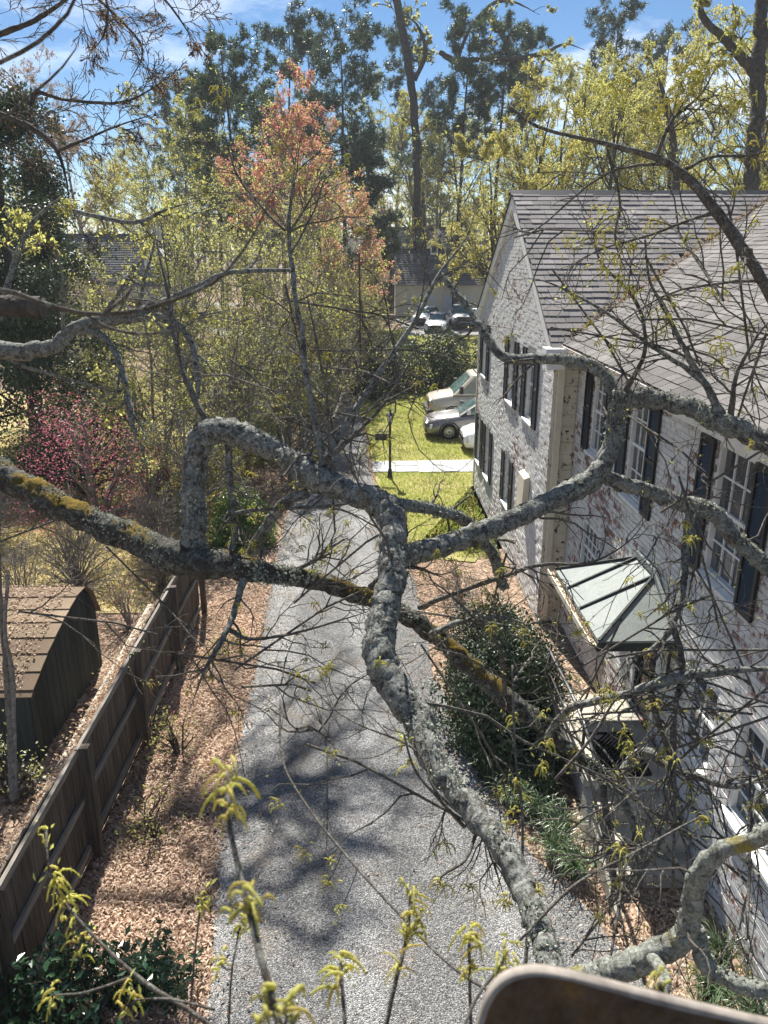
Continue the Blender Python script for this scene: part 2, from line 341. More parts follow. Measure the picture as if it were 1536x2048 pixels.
M['carwhite'] = paint('white_car_paint', (.72, .73, .74)); M['cargrey'] = paint('grey_car_paint', (.20, .195, .20), .5); M['cartan'] = paint('champagne_van_paint', (.56, .51, .42), .15)
M['tyre'] = solid('tyre_rubber', (.014, .014, .014), .8, .2); M['rim'] = solid('alloy_wheel', (.55, .56, .58), .3, .5, .7, var=.1); M['chrome'] = solid('dark_grille', (.03, .03, .033), .35, .5, .3)
M['amber'] = solid('amber_lens', (.75, .25, .03), .25, .5, var=.15); M['headlamp'] = solid('headlamp_lens', (.62, .65, .68), .12, .6, var=.1)
M['bucket'] = None

# ================================================================== the setting
g = G(); ys = np.r_[-30, 0, 20, 42, 50, 60, 70, 82, 120, 200, 400, 900]; xs = np.r_[-900, -200, -60, -20, 0, 20, 60, 200, 900]
vv = np.array([(x, y, gz(y) - .02) for y in ys for x in xs]); nx = len(xs)
g.add(vv, [(j * nx + i, j * nx + i + 1, (j + 1) * nx + i + 1, (j + 1) * nx + i) for j in range(len(ys) - 1) for i in range(nx - 1)])
structure('ground', g, M['soil'])
DL = spline([(-1.3, -3, 0), (-1.45, 4, 0), (-1.68, 6.5, 0), (-1.82, 8, 0), (-1.98, 12.7, 0), (-2.1, 17.7, 0), (-2.2, 22.7, 0), (-2.45, 28, 0), (-2.9, 34, 0), (-3.9, 42, 0), (-6.5, 52, 0), (-11, 62, 0), (-18, 70, 0)], 6)
DR = spline([(3.0, -3, 0), (3.0, 4, 0), (2.62, 6.3, 0), (1.95, 7.6, 0), (1.75, 8.6, 0), (1.25, 11, 0), (1.12, 14.8, 0), (.86, 18.3, 0), (.28, 23.7, 0), (-.06, 32, 0), (-1.0, 42, 0), (-3.2, 53, 0), (-7.5, 64, 0)], 6)
def edge(y, E_): return np.interp(y, E_[:, 1], E_[:, 0])
g = G(); n = len(DL); wob = lambda: .05 * rng.standard_normal(n)
a = DL.copy(); b = DR.copy(); a[:, 0] += wob(); b[:, 0] += wob(); a[:, 2] = gz(a[:, 1]) + .012; b[:, 2] = gz(b[:, 1]) + .012
rows = [a + (b - a) * t + A(0, 0, .05 * 4 * t * (1 - t)) for t in np.linspace(0, 1, 9)]
g.add(np.concatenate(rows), [(r * n + i, (r + 1) * n + i, (r + 1) * n + i + 1, r * n + i + 1) for r in range(8) for i in range(n - 1)])
structure('driveway', g, M['gravel'], True)
def patch(name, pts, z, mat, label=None):
    g = G(); g.add([(x, y, gz(y) + z) for x, y in pts], None, [(0, i, i + 1) for i in range(1, len(pts) - 1)]); return structure(name, g, mat)
patch('lawn', [(1.0, 17.2), (2.6, 16.8), (3.3, 18.5), (3.35, 23), (30, 23.2), (30, 41.5), (-.6, 41.5), (-.3, 36), (.08, 31), (.25, 27), (.40, 23), (.8, 19)], .002, M['lawn'])
patch('dry_lawn', [(-4.2, 14.3), (-3.7, 20), (-4.2, 27), (-5, 33), (-7, 41), (-70, 41), (-70, 14.3)], .002, M['drylawn'])
patch('far_lawn', [(.2, 43.5), (10, 43.5), (10, 62), (3.4, 66), (-3.0, 66), (-3.0, 54)], .006, M['lawn'])
patch('far_lawn.001', [(-60, 66), (-20, 66), (-20, 84), (-60, 84)], .006, M['lawn'])
g = G(); g.add([(x, y, gz(y) + .03) for x, y in [(-75, 86), (-14, 86), (-14, 92), (-75, 92)]], [(0, 1, 2, 3)]); structure('road', g, M['asphalt'])
g = G(); g.add([(x, y, gz(y) + .012) for x, y in [(3.6, 62), (16, 62), (16, 76), (2.9, 76)]], [(0, 1, 2, 3)]); structure('parking_apron', g, M['asphalt'])
# flagstone walk to the house
walk = thing('garden_path', 'pale flagstone path crossing the lawn from driveway to house', 'path', (1.8, 25.2, 0)); x = .28; del walk['category'], walk['label']; walk['kind'] = 'structure'
while x < 5.2:
    w = rng.uniform(.55, 1.05); cut = rng.uniform(.35, .65); yb, yt = 24.62 - .02 * x, 25.9 + .05 * x
    ym = yb + (yt - yb) * cut
    for y0, y1 in ((yb, ym - .012), (ym + .012, yt)):
        gg = G(); j = lambda: rng.uniform(-.03, .03); q = [(x + j() * .3, y0 + j(), .0), (x + w - .02, y0 + j(), .0), (x + w - .02 + j() * .3, y1 + j() * .4, .0), (x + j() * .3, y1 + j() * .4, .0)]
        gg.prism([(px, py, .0) for px, py, _ in q], (0, 0, .03 + rng.uniform(0, .008))); gg.build('flagstone', M['flag'], walk)
    x += w

# ================================================================== the whitewashed brick house
HX1, HX2, HYN, HYF, EZ, RZ = 3.4, 3.85, 13.72, 22.9, 5.42, 8.2
RY = (HYN + HYF) / 2
house = thing('brick_house', 'two storey whitewashed brick house with black shutters and grey shingle roof', 'house', (6, 14, 0))
win1 = []  # openings (y0,y1,z0,z1) in gable wall
for y0, y1 in ((21.1, 22.0), (18.95, 19.75)): pass
UP1 = [(21.25, 22.05, 3.68, 5.1), (17.25, 18.05, 3.68, 5.1), (15.2, 16.0, 3.68, 5.1)]
LO1 = [(21.75, 22.45, 1.05, 2.42), (20.1, 20.9, 1.05, 2.42), (17.15, 17.9, 1.22, 2.42)]
UP2 = [(11.95, 12.75, 3.78, 5.12), (10.05, 10.85, 3.6, 5.1), (7.15, 8.05, 3.55, 5.05)]
LO2 = [(11.75, 12.75, 1.55, 2.55), (8.85, 9.6, .78, 2.36), (5.6, 6.7, 1.35, 2.5), (7.2, 8.0, 1.35, 2.4)]
def rake(y): return EZ + (RZ - EZ) * (1 - abs(y - RY) / (RY - HYN))
def wall(name, X, ya, yb, z0, ztop, holes, mat, nobj):
    wp = thing(name, '', '', (X, (ya + yb) / 2, 0)); wp.parent = house; wp.location = A(X, (ya + yb) / 2, 0) - A(*WL[house.name])
    del wp['label'], wp['category']
    BL, BH, JT = .205, .066, .011; rowsn = int((max(ztop(ya), ztop(yb), ztop((ya + yb) / 2)) - z0) / (BH + JT)); bl = []
    for r in range(rowsn):
        z = z0 + r * (BH + JT); y = ya - (BL + JT) * (.5 if r % 2 else 0)
        while y < yb:
            a_, b_ = max(y, ya), min(y + BL, yb); y += BL + JT
            for h in holes:
                if z + BH > h[2] and z < h[3]:
                    if a_ >= h[0] and b_ <= h[1]: a_ = b_; break
                    if a_ < h[0] < b_: b_ = h[0]
                    elif a_ < h[1] < b_: a_ = h[1]
            if b_ - a_ < .03: continue
            if z + BH > ztop((a_ + b_) / 2) - .02: continue
            bl.append((a_, b_, z))
    full = []; g = G(); D = .10
    bl = np.array(bl); cen = np.stack([np.full(len(bl), X), (bl[:, 0] + bl[:, 1]) / 2, bl[:, 2]], 1)
    pr = np.array([proj(c) for c in cen]); ok = (pr[:, 0] > 0) & (pr[:, 0] < 1500) & (pr[:, 1] < 2000) & (bl[:, 1] - bl[:, 0] > .2)
    order = np.argsort(np.where(ok, pr[:, 2], 1e9))[:nobj]; sel = set(order.tolist()) if nobj else set()
    if nobj:
        bm = G(); w, h = BL / 2, BH / 2; v = [(-.0, -w, -h), (0, w, -h), (0, w, h), (0, -w, h), (D, -w, -h), (D, w, -h), (D, w, h), (D, -w, h)]
        bm.add(v, [(0, 3, 2, 1), (0, 1, 5, 4), (1, 2, 6, 5), (2, 3, 7, 6), (3, 0, 4, 7)]); bme = bm.mesh('brick', mat)
    for i, (a_, b_, z) in enumerate(bl):
        dx = rng.uniform(-.004, .004)
        if i in sel:
            o = bpy.data.objects.new('brick', bme); COL.objects.link(o); o.parent = wp; wl = WL[wp.name]
            o.location = (X + dx - wl[0], (a_ + b_) / 2 - wl[1], z + BH / 2 - wl[2]); continue
        x0 = X + dx; g.add([(x0, a_, z), (x0, b_, z), (x0, b_, z + BH), (x0, a_, z + BH), (X + D, a_, z), (X + D, b_, z), (X + D, b_, z + BH), (X + D, a_, z + BH)],
                             [(0, 3, 2, 1), (0, 1, 5, 4), (1, 2, 6, 5), (2, 3, 7, 6), (3, 0, 4, 7)])
    g.build('bricks', mat, wp, kind='stuff')
    # mortar bed behind the brick faces, with the openings left out; dark backing behind
    g = G(); yc = sorted({ya, yb, RY if name == 'gable_wall' else ya, *[h[0] for h in holes], *[h[1] for h in holes]}); zc = sorted({z0, EZ - .02, *[h[2] for h in holes], *[h[3] for h in holes]})
    for y0, y1 in zip(yc[:-1], yc[1:]):
        for q0, q1 in zip(zc[:-1], zc[1:]):
            if any(h[0] - 1e-6 <= y0 and y1 <= h[1] + 1e-6 and h[2] - 1e-6 <= q0 and q1 <= h[3] + 1e-6 for h in holes): continue
            g.add([(X + .009, y0, q0), (X + .009, y0, q1), (X + .009, y1, q1), (X + .009, y1, q0)], [(0, 1, 2, 3)])
    if name == 'gable_wall':
        g.add([(X + .009, ya, EZ - .02), (X + .009, RY, RZ - .08), (X + .009, yb, EZ - .02)], None, [(0, 1, 2)])
    g.build('mortar', M['mortar'], wp)
    return wp
wg = wall('gable_wall', HX1, HYN, HYF, 0.0, rake, UP1 + LO1, M['brick_far'], 0)
ww = wall('front_wall', HX2, 1.5, HYN, 0.0, lambda y: EZ - .12, UP2 + LO2, M['brick'], 290)
# body behind the walls so nothing shows through
g = G(); g.box((HX2 + .12, 1.5, 0), (14, HYN + .2, EZ - .15)); g.build('house_core', M['mortar'], house)
g = G(); g.prism([(HX1 + .12, HYN + .11, 0), (HX1 + .12, HYF - .02, 0), (HX1 + .12, HYF - .02, EZ - .05), (HX1 + .12, RY, RZ - .2), (HX1 + .12, HYN + .11, EZ - .05)], (12, 0, 0)); g.build('wing_core', M['mortar'], house)
# return face at the corner (peeling cream brick, faces the camera)
z = 0.0; k = 0
while z < 5.2:
    h = .30 if k % 2 == 0 else .22; g = G(); g.box((HX1 + .003, HYN - .012 - .006 * (k % 2), z + .006), (HX2 - .003, HYN + .105, min(z + h, 5.22))); g.build('quoin', M['quoin'], house); z += h; k += 1
# downspout
g = G(); g.box((HX1 + .06, HYN - .13, .1), (HX1 + .17, HYN - .03, 5.18)); g.build('downspout', M['cream'], house)
g = G(); g.box((HX1 - .02, HYF + .0, .05), (HX1 + .09, HYF + .1, 5.3)); g.build('downspout', M['cream'], house)

def window(X, y0, y1, z0, z1, cols=3, rws=4, shut=(1, 1), sw=.34, closed=True):
    w = thing('window', '', '', (X, (y0 + y1) / 2, z0)); w.parent = house; w.location = A(*WL[w.name]) - A(*WL[house.name]); del w['label'], w['category']
    d = .085; fr = G(); t = .055
    fr.box((X + .02, y0, z0), (X + d, y0 + t, z1)); fr.box((X + .02, y1 - t, z0), (X + d, y1, z1)); fr.box((X + .02, y0 + t, z1 - t), (X + d, y1 - t, z1)); fr.box((X + .02, y0 + t, z0), (X + d, y1 - t, z0 + t * .6)); fr.build('frame', M['white'], w)
    zm = (z0 + z1) / 2; g = G(); g.box((X + .045, y0 + t, zm - .022), (X + .08, y1 - t, zm + .022)); g.build('meeting_rail', M['white'], w)
    g = G(); a_, b_ = y0 + t, y1 - t
    for c in range(1, cols): y = a_ + (b_ - a_) * c / cols; g.box((X + .058, y - .011, z0 + t * .6), (X + .078, y + .011, z1 - t))
    for q in range(1, rws):
        if q * 2 == rws: continue
        z = z0 + (z1 - z0) * q / rws; g.box((X + .060, a_, z - .011), (X + .076, b_, z + .011))
    g.build('muntins', M['white'], w)
    for c in range(cols):
        for q in range(rws):
            ya_, yb_ = a_ + (b_ - a_) * c / cols, a_ + (b_ - a_) * (c + 1) / cols; za, zb = z0 + (z1 - z0) * q / rws, z0 + (z1 - z0) * (q + 1) / rws
            g = G(); tl = rng.uniform(-.003, .003); x = X + .082; g.add([(x + tl, ya_, za), (x, ya_, zb), (x - tl, yb_, zb), (x, yb_, za)], [(0, 1, 2, 3)]); g.build('pane', M['glass'], w)
    g = G(); g.hexa([(X - .06, y0 - .05, z0 - .075), (X + .02, y0 - .05, z0 - .075), (X + .02, y1 + .05, z0 - .075), (X - .06, y1 + .05, z0 - .075), (X - .06, y0 - .05, z0 - .03), (X + .02, y0 - .05, z0 - .008), (X + .02, y1 + .05, z0 - .008), (X - .06, y1 + .05, z0 - .03)]); g.build('sill', M['white'], w)
    for s, on in ((-1, shut[0]), (1, shut[1])):
        if not on: continue
        ya_, yb_ = (y0 - sw - .01, y0 - .01) if s < 0 else (y1 + .01, y1 + sw + .01)
        sh = thing('shutter', '', '', (X, ya_, z0)); del sh['label'], sh['category']; sh.parent = house; sh.location = A(*WL[sh.name]) - A(*WL[house.name])
        g = G(); x0, x1 = X - .045, X - .012; zb, zt = z0 - .06, z1
        g.box((x0, ya_, zb), (x1, ya_ + .045, zt)); g.box((x0, yb_ - .045, zb), (x1, yb_, zt))
        for zq in (zb, (zb + zt) / 2 - .03, zt - .06): g.box((x0, ya_ + .045, zq), (x1, yb_ - .045, zq + .06))
        g.build('stile_frame', M['black'], sh)
        g = G(); z = zb + .065
        while z < zt - .09:
            if abs(z - (zb + zt) / 2) > .05: g.hexa([(x0 + .004, ya_ + .046, z), (x0 + .009, ya_ + .046, z), (x0 + .009, yb_ - .046, z), (x0 + .004, yb_ - .046, z), (x1 - .007, ya_ + .046, z + .03), (x1 - .002, ya_ + .046, z + .03), (x1 - .002, yb_ - .046, z + .03), (x1 - .007, yb_ - .046, z + .03)])
            z += .034
        g.build('louvres', M['black'], sh)
    return w
for i, h in enumerate(UP1): window(HX1, *h, 2, 4, (1, 1), .36)
for i, h in enumerate(LO1): window(HX1, *h, 2, 4, (1, 1), .32)
for i, h in enumerate(UP2): window(HX2, *h, 3, 4, (1, 1), .36)
window(HX2, *LO2[0], 4, 3, (0, 0)); window(HX2, *LO2[2], 3, 4, (1, 0)); window(HX2, *LO2[3], 2, 4, (0, 0))
# white shallow box (vent hood) on the gable wall
g = G(); g.hexa([(HX1 - .16, 15.05, 1.75), (HX1 - .012, 15.05, 1.75), (HX1 - .012, 15.65, 1.75), (HX1 - .16, 15.65, 1.75), (HX1 - .13, 15.05, 2.55), (HX1 - .012, 15.05, 2.6), (HX1 - .012, 15.65, 2.6), (HX1 - .13, 15.65, 2.55)]); g.build('vent_hood', M['cream'], house)
# iron shutter dogs on the wall
for y, z in ((9.35, 3.36), (11.35, 3.42), (12.2, 2.75), (11.55, 2.3), (8.3, 3.2)):
    t = np.linspace(0, 1.6 * pi, 12); g = G(); c = A(HX2 - .04, y, z); g.tube(c + np.stack([0 * t, .05 * np.cos(t) * (1 - t / 9), .09 * np.sin(t) * (1 - t / 9)], 1), .009, 5); g.build('shutter_dog', M['darkmetal'], house)
# cornice / frieze under the eaves, gutter with leaves
g = G(); g.box((HX2 - .14, 1.5, EZ - .30), (HX2 + .1, HYN - .02, EZ - .16)); g.box((HX2 - .22, 1.5, EZ - .16), (HX2 + .1, HYN - .02, EZ - .095)); g.build('cornice', M['white'], house)
GX = 3.5
gp = np.array([(0, 0), (-.10, .02), (-.13, .12), (-.125, .125), (-.09, .035), (0, .015)])
g = G(); g.prism([(GX + .11 + x, HYN + .0, EZ - .13 + z) for x, z in gp], (0, -12.2, 0)); g.build('gutter', M['white'], house)
n = 5200; y = HYN - rng.random(n) * 12.0; g = G(); g.leaves(np.stack([GX + .06 + .045 * rng.standard_normal(n), y, EZ - .05 + .03 * rng.random(n)], 1), .045, aspect=.4, up=1.5); g.build('gutter_leaves', M['litter'], house, kind='stuff')
# gable cornice return blocks and raking boards
for yy, s in ((HYN, -1), (HYF, 1)):
    g = G(); y0, y1 = sorted((yy - s * .02, yy + s * .34)); g.box((HX1 - .24, y0, EZ - .22), (HX1 + .12, y1, EZ - .04)); g.box((HX1 - .17, y0 + .03, EZ - .40), (HX1 + .1, y1 - .03, EZ - .22)); g.build('cornice_return', M['white'], house)
g = G()
for yy in (HYN - .12, HYF + .12):
    s = (RZ - EZ) / (RY - HYN); zz = EZ - s * .12
    g.prism([(HX1 - .075, yy, zz - .06), (HX1 - .075, RY, RZ - .06), (HX1 - .075, RY, RZ - .30), (HX1 - .075, yy, zz - .28)], (.072, 0, 0))
g.build('rake_board', M['white'], house)

# roofs: shingles course by course
roof = thing('roof', '', '', (7, RY, RZ)); del roof['label'], roof['category']; roof.parent = house; roof.location = A(*WL[roof.name]) - A(*WL[house.name])
def shingles(o, ea, eb, nrm, na, nb, keep, mat, nobj, wid=.31, exp_=.19, th=.02, name='shingle', gap=.004):
    """o origin at eave, ea along eave, eb up the slope, lengths na x nb metres"""
    items = []
    for r in range(int(nb / exp_)):
        a_ = -wid * (.5 if r % 2 else 0) + rng.uniform(-.03, .03)
        while a_ < na:
            w = wid * rng.choice([.75, 1, 1.25]); items.append((max(a_, 0) + gap, min(a_ + w, na) - gap, r * exp_ + rng.uniform(-.006, .006), rng.uniform(.7, 1.4))); a_ += w
    items = [i for i in items if i[1] - i[0] > .04 and keep(o + ea * (i[0] + i[1]) / 2 + eb * (i[2] + .05))]
    def corners(a0, a1, b0, t):
        e = exp_ * 1.06; lo = o + eb * b0 + nrm * .001; T = nrm * th * t; m_ = nrm * .003
        return np.array([lo + ea * a0 + m_, lo + ea * a1 + m_, lo + ea * a1 + eb * e + m_, lo + ea * a0 + eb * e + m_, lo + ea * a0 + T, lo + ea * a1 + T, lo + ea * a1 + eb * e + m_ * 1.5, lo + ea * a0 + eb * e + m_ * 1.5])
    Q = [(4, 5, 6, 7), (0, 1, 5, 4), (1, 2, 6, 5), (3, 0, 4, 7)]
    cen = [proj(o + ea * (i[0] + i[1]) / 2 + eb * (i[2] + .1)) for i in items]
    ok = [(0 < c[0] < 1500 and c[1] > 0) for c in cen]; order = sorted(range(len(items)), key=lambda k: cen[k][2] if ok[k] else 1e9)[:nobj]; sel = set(order)
    g = G()
    for k, it in enumerate(items):
        c = corners(*it)
        if k in sel:
            q = G(); q.add(c, Q); q.build(name, mat, roof)
        else: g.add(c, Q)
    g.build('shingles', mat, roof, kind='stuff')
sl = math.hypot(RY - HYN + .2, RZ - EZ + .12); s1 = (RZ - EZ) / (RY - HYN)
eb1 = unit(A(0, 1, s1)); o1 = A(HX1 - .1, HYN - .16, EZ - s1 * .16 + .03); n1 = unit(A(0, -s1, 1))
s2 = .48; EXX = 3.52
def wz(x): return EZ + .0 + s2 * (x - EXX)
def sz(y): return EZ + s1 * (y - HYN)
shingles(o1, A(1, 0, 0), eb1, n1, 7.6, sl + .02, lambda p: p[0] < EXX or sz(p[1]) > wz(p[0]) - .03, M['shingle'], 0)
eb2 = unit(A(1, 0, s2)); o2 = A(EXX, 18.6, EZ + .01); n2 = unit(A(-s2, 0, 1))
shingles(o2, A(0, -1, 0), eb2, n2, 17.0, 7.0, lambda p: p[1] < HYN + .02 or wz(p[0]) > sz(p[1]) - .03, M['shingle2'], 300, .3, .165, .015, gap=.007)
# roof decks under the shingles
g = G(); g.add([(HX1 - .1, HYN - .1, EZ - s1 * .1), (11, HYN - .1, EZ - s1 * .1), (11, RY, RZ), (HX1 - .1, RY, RZ)], [(0, 1, 2, 3)])
g.add([(HX1 - .1, HYF + .2, EZ - s1 * .2), (14, HYF + .2, EZ - s1 * .2), (14, RY, RZ), (HX1 - .1, RY, RZ)], [(0, 3, 2, 1)])
g.add([(EXX, HYN, EZ - .005), (EXX, 1.4, EZ - .005), (10.5, 1.4, wz(10.5) - .005), (10.5, 18.3, wz(10.5) - .005)], [(0, 1, 2, 3)]); g.build('roof_deck', M['roofflat'], roof)
g = G(); g.prism([(HX1 - .13, RY - .17, RZ - .055), (HX1 - .13, RY, RZ + .06), (HX1 - .13, RY + .17, RZ - .055), (HX1 - .13, RY, RZ - .0)], (11, 0, 0)); g.build('ridge_cap', M['darkmetal'], roof)
n = 1300; t = rng.random(n); vx = 3.6 + 5.4 * t; vy = HYN + (wz(vx) - EZ) / s1; g = G(); g.leaves(np.stack([vx + .06 * rng.standard_normal(n), vy + .06 * rng.standard_normal(n), wz(vx) + .05 + .02 * rng.random(n)], 1), .05, aspect=.4, up=1.5); g.build('valley_leaves', M['litter'], house, kind='stuff')

# copper canopy over the door
cano = thing('door_canopy', 'verdigris copper canopy with dark standing seams above the side door', 'canopy', (3.6, 9.5, 2.45))
cano.parent = house; cano.location = A(*WL[cano.name]) - A(*WL[house.name]); del cano['category']
XO, YA, YB, ZE, ZR, YE, YG = 2.86, 10.6, 8.35, 2.45, 2.92, 9.9, 9.25; XW = HX2 - .016
ptA, ptB, ptC, ptD, ptE, ptG = A(XO, YA, ZE), A(XO, YB, ZE), A(XW, YB, ZE), A(XW, YA, ZE), A(XW, YE, ZR), A(XW, YG, ZR)
for pts in ([ptA, A(XO, YE, ZE), ptE], [A(XO, YE, ZE), A(XO, YG, ZE), ptG, ptE], [A(XO, YG, ZE), ptB, ptG], [ptB, ptC, ptG], [ptA, ptE, ptD]):
    g = G(); g.prism(pts, (0, 0, -.012)); g.build('copper_panel', M['copper'], cano)
for a_, b_ in ((ptE, A(XO, YE, ZE)), (ptG, A(XO, YG, ZE)), (ptG, ptB), (ptE, ptA)):
    g = G(); g.bar(a_ + A(-.02, 0, .014), b_ + A(0, 0, .014), .03, .03); g.build('standing_seam', M['copperdark'], cano)
g = G(); g.hexa([(XW - .05, YB - .03, ZE), (XW, YB - .03, ZE), (XW, YG, ZR + .05), (XW - .05, YG, ZR + .05), (XW - .05, YB - .03, ZE + .05), (XW, YB - .03, ZE + .05), (XW, YG, ZR + .12), (XW - .05, YG, ZR + .12)]); g.bar((XW - .02, YG, ZR + .06), (XW - .02, YE, ZR + .06), .05, .09); g.build('flashing', M['copper'], cano)
g = G(); g.box((XO - .02, YB - .02, ZE - .13), (XW, YB + .03, ZE - .014)); g.box((XO - .02, YB + .03, ZE - .13), (XO + .03, YA, ZE - .014)); g.build('fascia', M['copperdark'], cano)
g = G(); g.box((XO - .10, YB, ZE - .08), (XO - .022, YA + .03, ZE - .05)); g.box((XO - .115, YB, ZE - .08), (XO - .10, YA + .03, ZE + .0)); g.build('canopy_gutter', M['cream'], cano)
g = G(); n = 420; g.leaves(np.stack([XO - .06 + .02 * rng.standard_normal(n), rng.uniform(YB, YA, n), ZE - .03 + .02 * rng.random(n)], 1), .04, aspect=.4, up=1.5); g.build('gutter_leaves', M['litter'], cano, kind='stuff')
g = G(); g.box((XO + .05, YB + .08, ZE - .14), (XW, YA - .05, ZE - .131)); g.build('soffit', M['white'], cano)
for yy in (YB + .12, YA - .15):
    t = np.linspace(0, pi / 2, 8); g = G(); g.tube(np.stack([XW - .02 - .5 * np.sin(t), 0 * t + yy, ZE - .62 + .5 * (1 - np.cos(t))], 1), .018, 6); g.bar((XW - .02, yy, ZE - .7), (XW - .02, yy, ZE - .14), .03); g.build('scroll_bracket', M['darkmetal'], cano)
# the door
dr = thing('door', '', '', (HX2, 9.2, .78)); del dr['label'], dr['category']; dr.parent = house; dr.location = A(*WL[dr.name]) - A(*WL[house.name])
y0, y1, z0, z1 = LO2[1]; g = G(); g.box((HX2 - .03, y0 - .09, z0), (HX2 + .06, y0, z1 + .06)); g.box((HX2 - .03, y1, z0), (HX2 + .06, y1 + .09, z1 + .06)); g.box((HX2 - .03, y0, z1), (HX2 + .06, y1, z1 + .06)); g.build('door_frame', M['white'], dr)
g = G(); g.box((HX2 + .03, y0, z0), (HX2 + .07, y0 + .1, z1)); g.box((HX2 + .03, y1 - .1, z0), (HX2 + .07, y1, z1)); g.box((HX2 + .03, y0 + .1, z0), (HX2 + .07, y1 - .1, z0 + .22)); g.box((HX2 + .03, y0 + .1, z1 - .1), (HX2 + .07, y1 - .1, z1)); g.box((HX2 + .031, y0 + .1, z0 + .85), (HX2 + .07, y1 - .1, z0 + .91)); g.build('storm_door', M['black'], dr)
g = G(); g.box((HX2 + .045, y0 + .1, z0 + .22), (HX2 + .052, y1 - .1, z1 - .1)); g.build('door_glass', M['darkglass'], dr)
g = G(); g.tube([(HX2 + .02, y0 + .06, z0 + .8), (HX2 - .03, y0 + .06, z0 + .8), (HX2 - .03, y0 + .14, z0 + .8)], .012, 6); g.build('handle', M['rim'], dr)

# stairs, landing, rail
st = thing('entrance_steps', 'concrete entrance steps with lattice doormat and black handrail beside the wall', 'steps', (3.2, 8, 0))
LZ, SX0, SX1 = .76, 2.7, 3.82
ysl = [(8.9, 9.85), (8.42, 8.89), (7.9, 8.41)]
for k, (a_, b_) in enumerate(ysl):
    g = G(); g.box((SX0, a_, LZ - .09), (SX1, b_, LZ)); g.build('landing_slab', M['concrete'], st)
g = G(); g.box((SX0 + .16, 7.95, 0), (SX1 - .002, 9.8, LZ - .091)); g.build('landing_base', M['brick'], st)
for k in range(4):
    zt = LZ - .19 * (k + 1); ya_ = 7.9 - .32 * (k + 1)
    if zt <= .02: break
    g = G(); g.box((SX0 + .12, ya_, max(zt - .06, 0)), (SX1, ya_ + .345, zt)); g.build('tread', M['concrete'], st)
    g = G(); g.box((SX0 + .14, ya_ + .025, -.02), (SX1 - .01, ya_ + .319, zt - .061)); g.build('riser', M['concrete'], st)
g = G(); g.hexa([(SX0 + .02, 6.5, 0), (SX0 + .10, 6.5, 0), (SX0 + .10, 8.0, 0), (SX0 + .02, 8.0, 0), (SX0 + .02, 6.5, .06), (SX0 + .10, 6.5, .06), (SX0 + .10, 8.0, LZ - .12), (SX0 + .02, 8.0, LZ - .12)]); g.build('cheek_wall', M['concrete'], st)
mat_ = thing('doormat', 'black rubber lattice doormat lying on the concrete landing', 'doormat', (3.2, 8.15, LZ))
g = G(); mx0, mx1, my0, my1 = 2.98, 3.56, 7.98, 8.86; zz = LZ + .012
for k in range(-9, 14):
    for s in (1, -1):
        a0 = mx0 + k * .065; p0 = A(a0, my0, zz); p1 = A(a0 + s * (my1 - my0), my1, zz)
        t0, t1 = 0.0, 1.0
        for q in (mx0, mx1):
            dx = p1[0] - p0[0]; t = (q - p0[0]) / dx
            if (dx > 0) == (q == mx0): t0 = max(t0, t)
            else: t1 = min(t1, t)
        if t1 - t0 > .03: g.bar(p0 + (p1 - p0) * t0 + A(0, 0, .002 * s), p0 + (p1 - p0) * t1 + A(0, 0, .002 * s), .018, .012)
g.build('lattice', M['tyre'], mat_)
g = G(); g.bar((mx0, my0, zz), (mx0, my1, zz), .03, .022); g.bar((mx1, my0, zz), (mx1, my1, zz), .03, .022); g.bar((mx0, my0, zz), (mx1, my0, zz), .03, .021); g.bar((mx0, my1, zz), (mx1, my1, zz), .03, .021); g.build('border', M['tyre'], mat_)
rl = [(2.66, 9.85, LZ + .75), (2.66, 7.95, LZ + .75), (2.68, 6.55, .82), (2.68, 6.35, .72)]
g = G(); g.tube(spline(rl, 5), .024, 8); g.build('handrail', M['shinymetal'], st)
g = G(); g.tube([(2.66, 9.85, LZ + .42), (2.66, 7.95, LZ + .42), (2.68, 6.55, .5)], .016, 6); g.build('lower_rail', M['darkmetal'], st)
for y, z0, z1 in ((9.8, LZ, LZ + .75), (8.0, LZ, LZ + .74), (6.55, .05, .82)):
    g = G(); g.tube([(2.67, y, z0), (2.67, y, z1)], .02, 6); g.build('rail_post', M['darkmetal'], st)
# ================================================================== fence along the driveway
FX = -3.36
fence = thing('board_fence', 'weathered wooden privacy fence with rails and posts along left driveway edge', 'fence', (FX, 9, 0))
post_y = [3.2, 5.4, 7.6, 9.8, 12.0, 14.2]
ftop = lambda y: 1.55 + .04 * math.sin(y * 1.3)
y = 3.0
pk = 0
while y < 14.2:
    w = .135 + rng.uniform(-.006, .006); t = ftop(y) + rng.uniform(-.012, .012); g = G(); dx = rng.uniform(-.006, .006); lean = rng.uniform(-.008, .008)
    g.hexa([(FX - .03 + dx, y, .02), (FX - .008 + dx, y, .02), (FX - .008 + dx, y + w, .02), (FX - .03 + dx, y + w, .02), (FX - .03 + dx, y + lean, t), (FX - .008 + dx, y + lean, t), (FX - .008 + dx, y + w + lean, t), (FX - .03 + dx, y + w + lean, t)])
    g.build('board', M['fence'], fence); y += w + .008; pk += 1
for y in post_y:
    g = G(); h = ftop(y) + .06; tl = rng.uniform(-.02, .02); g.hexa([(FX + .045, y - .05, 0), (FX + .145, y - .05, 0), (FX + .145, y + .05, 0), (FX + .045, y + .05, 0), (FX + .045 + tl, y - .05, h), (FX + .145 + tl, y - .05, h), (FX + .145 + tl, y + .05, h), (FX + .045 + tl, y + .05, h)]); g.build('post', M['fence'], fence)
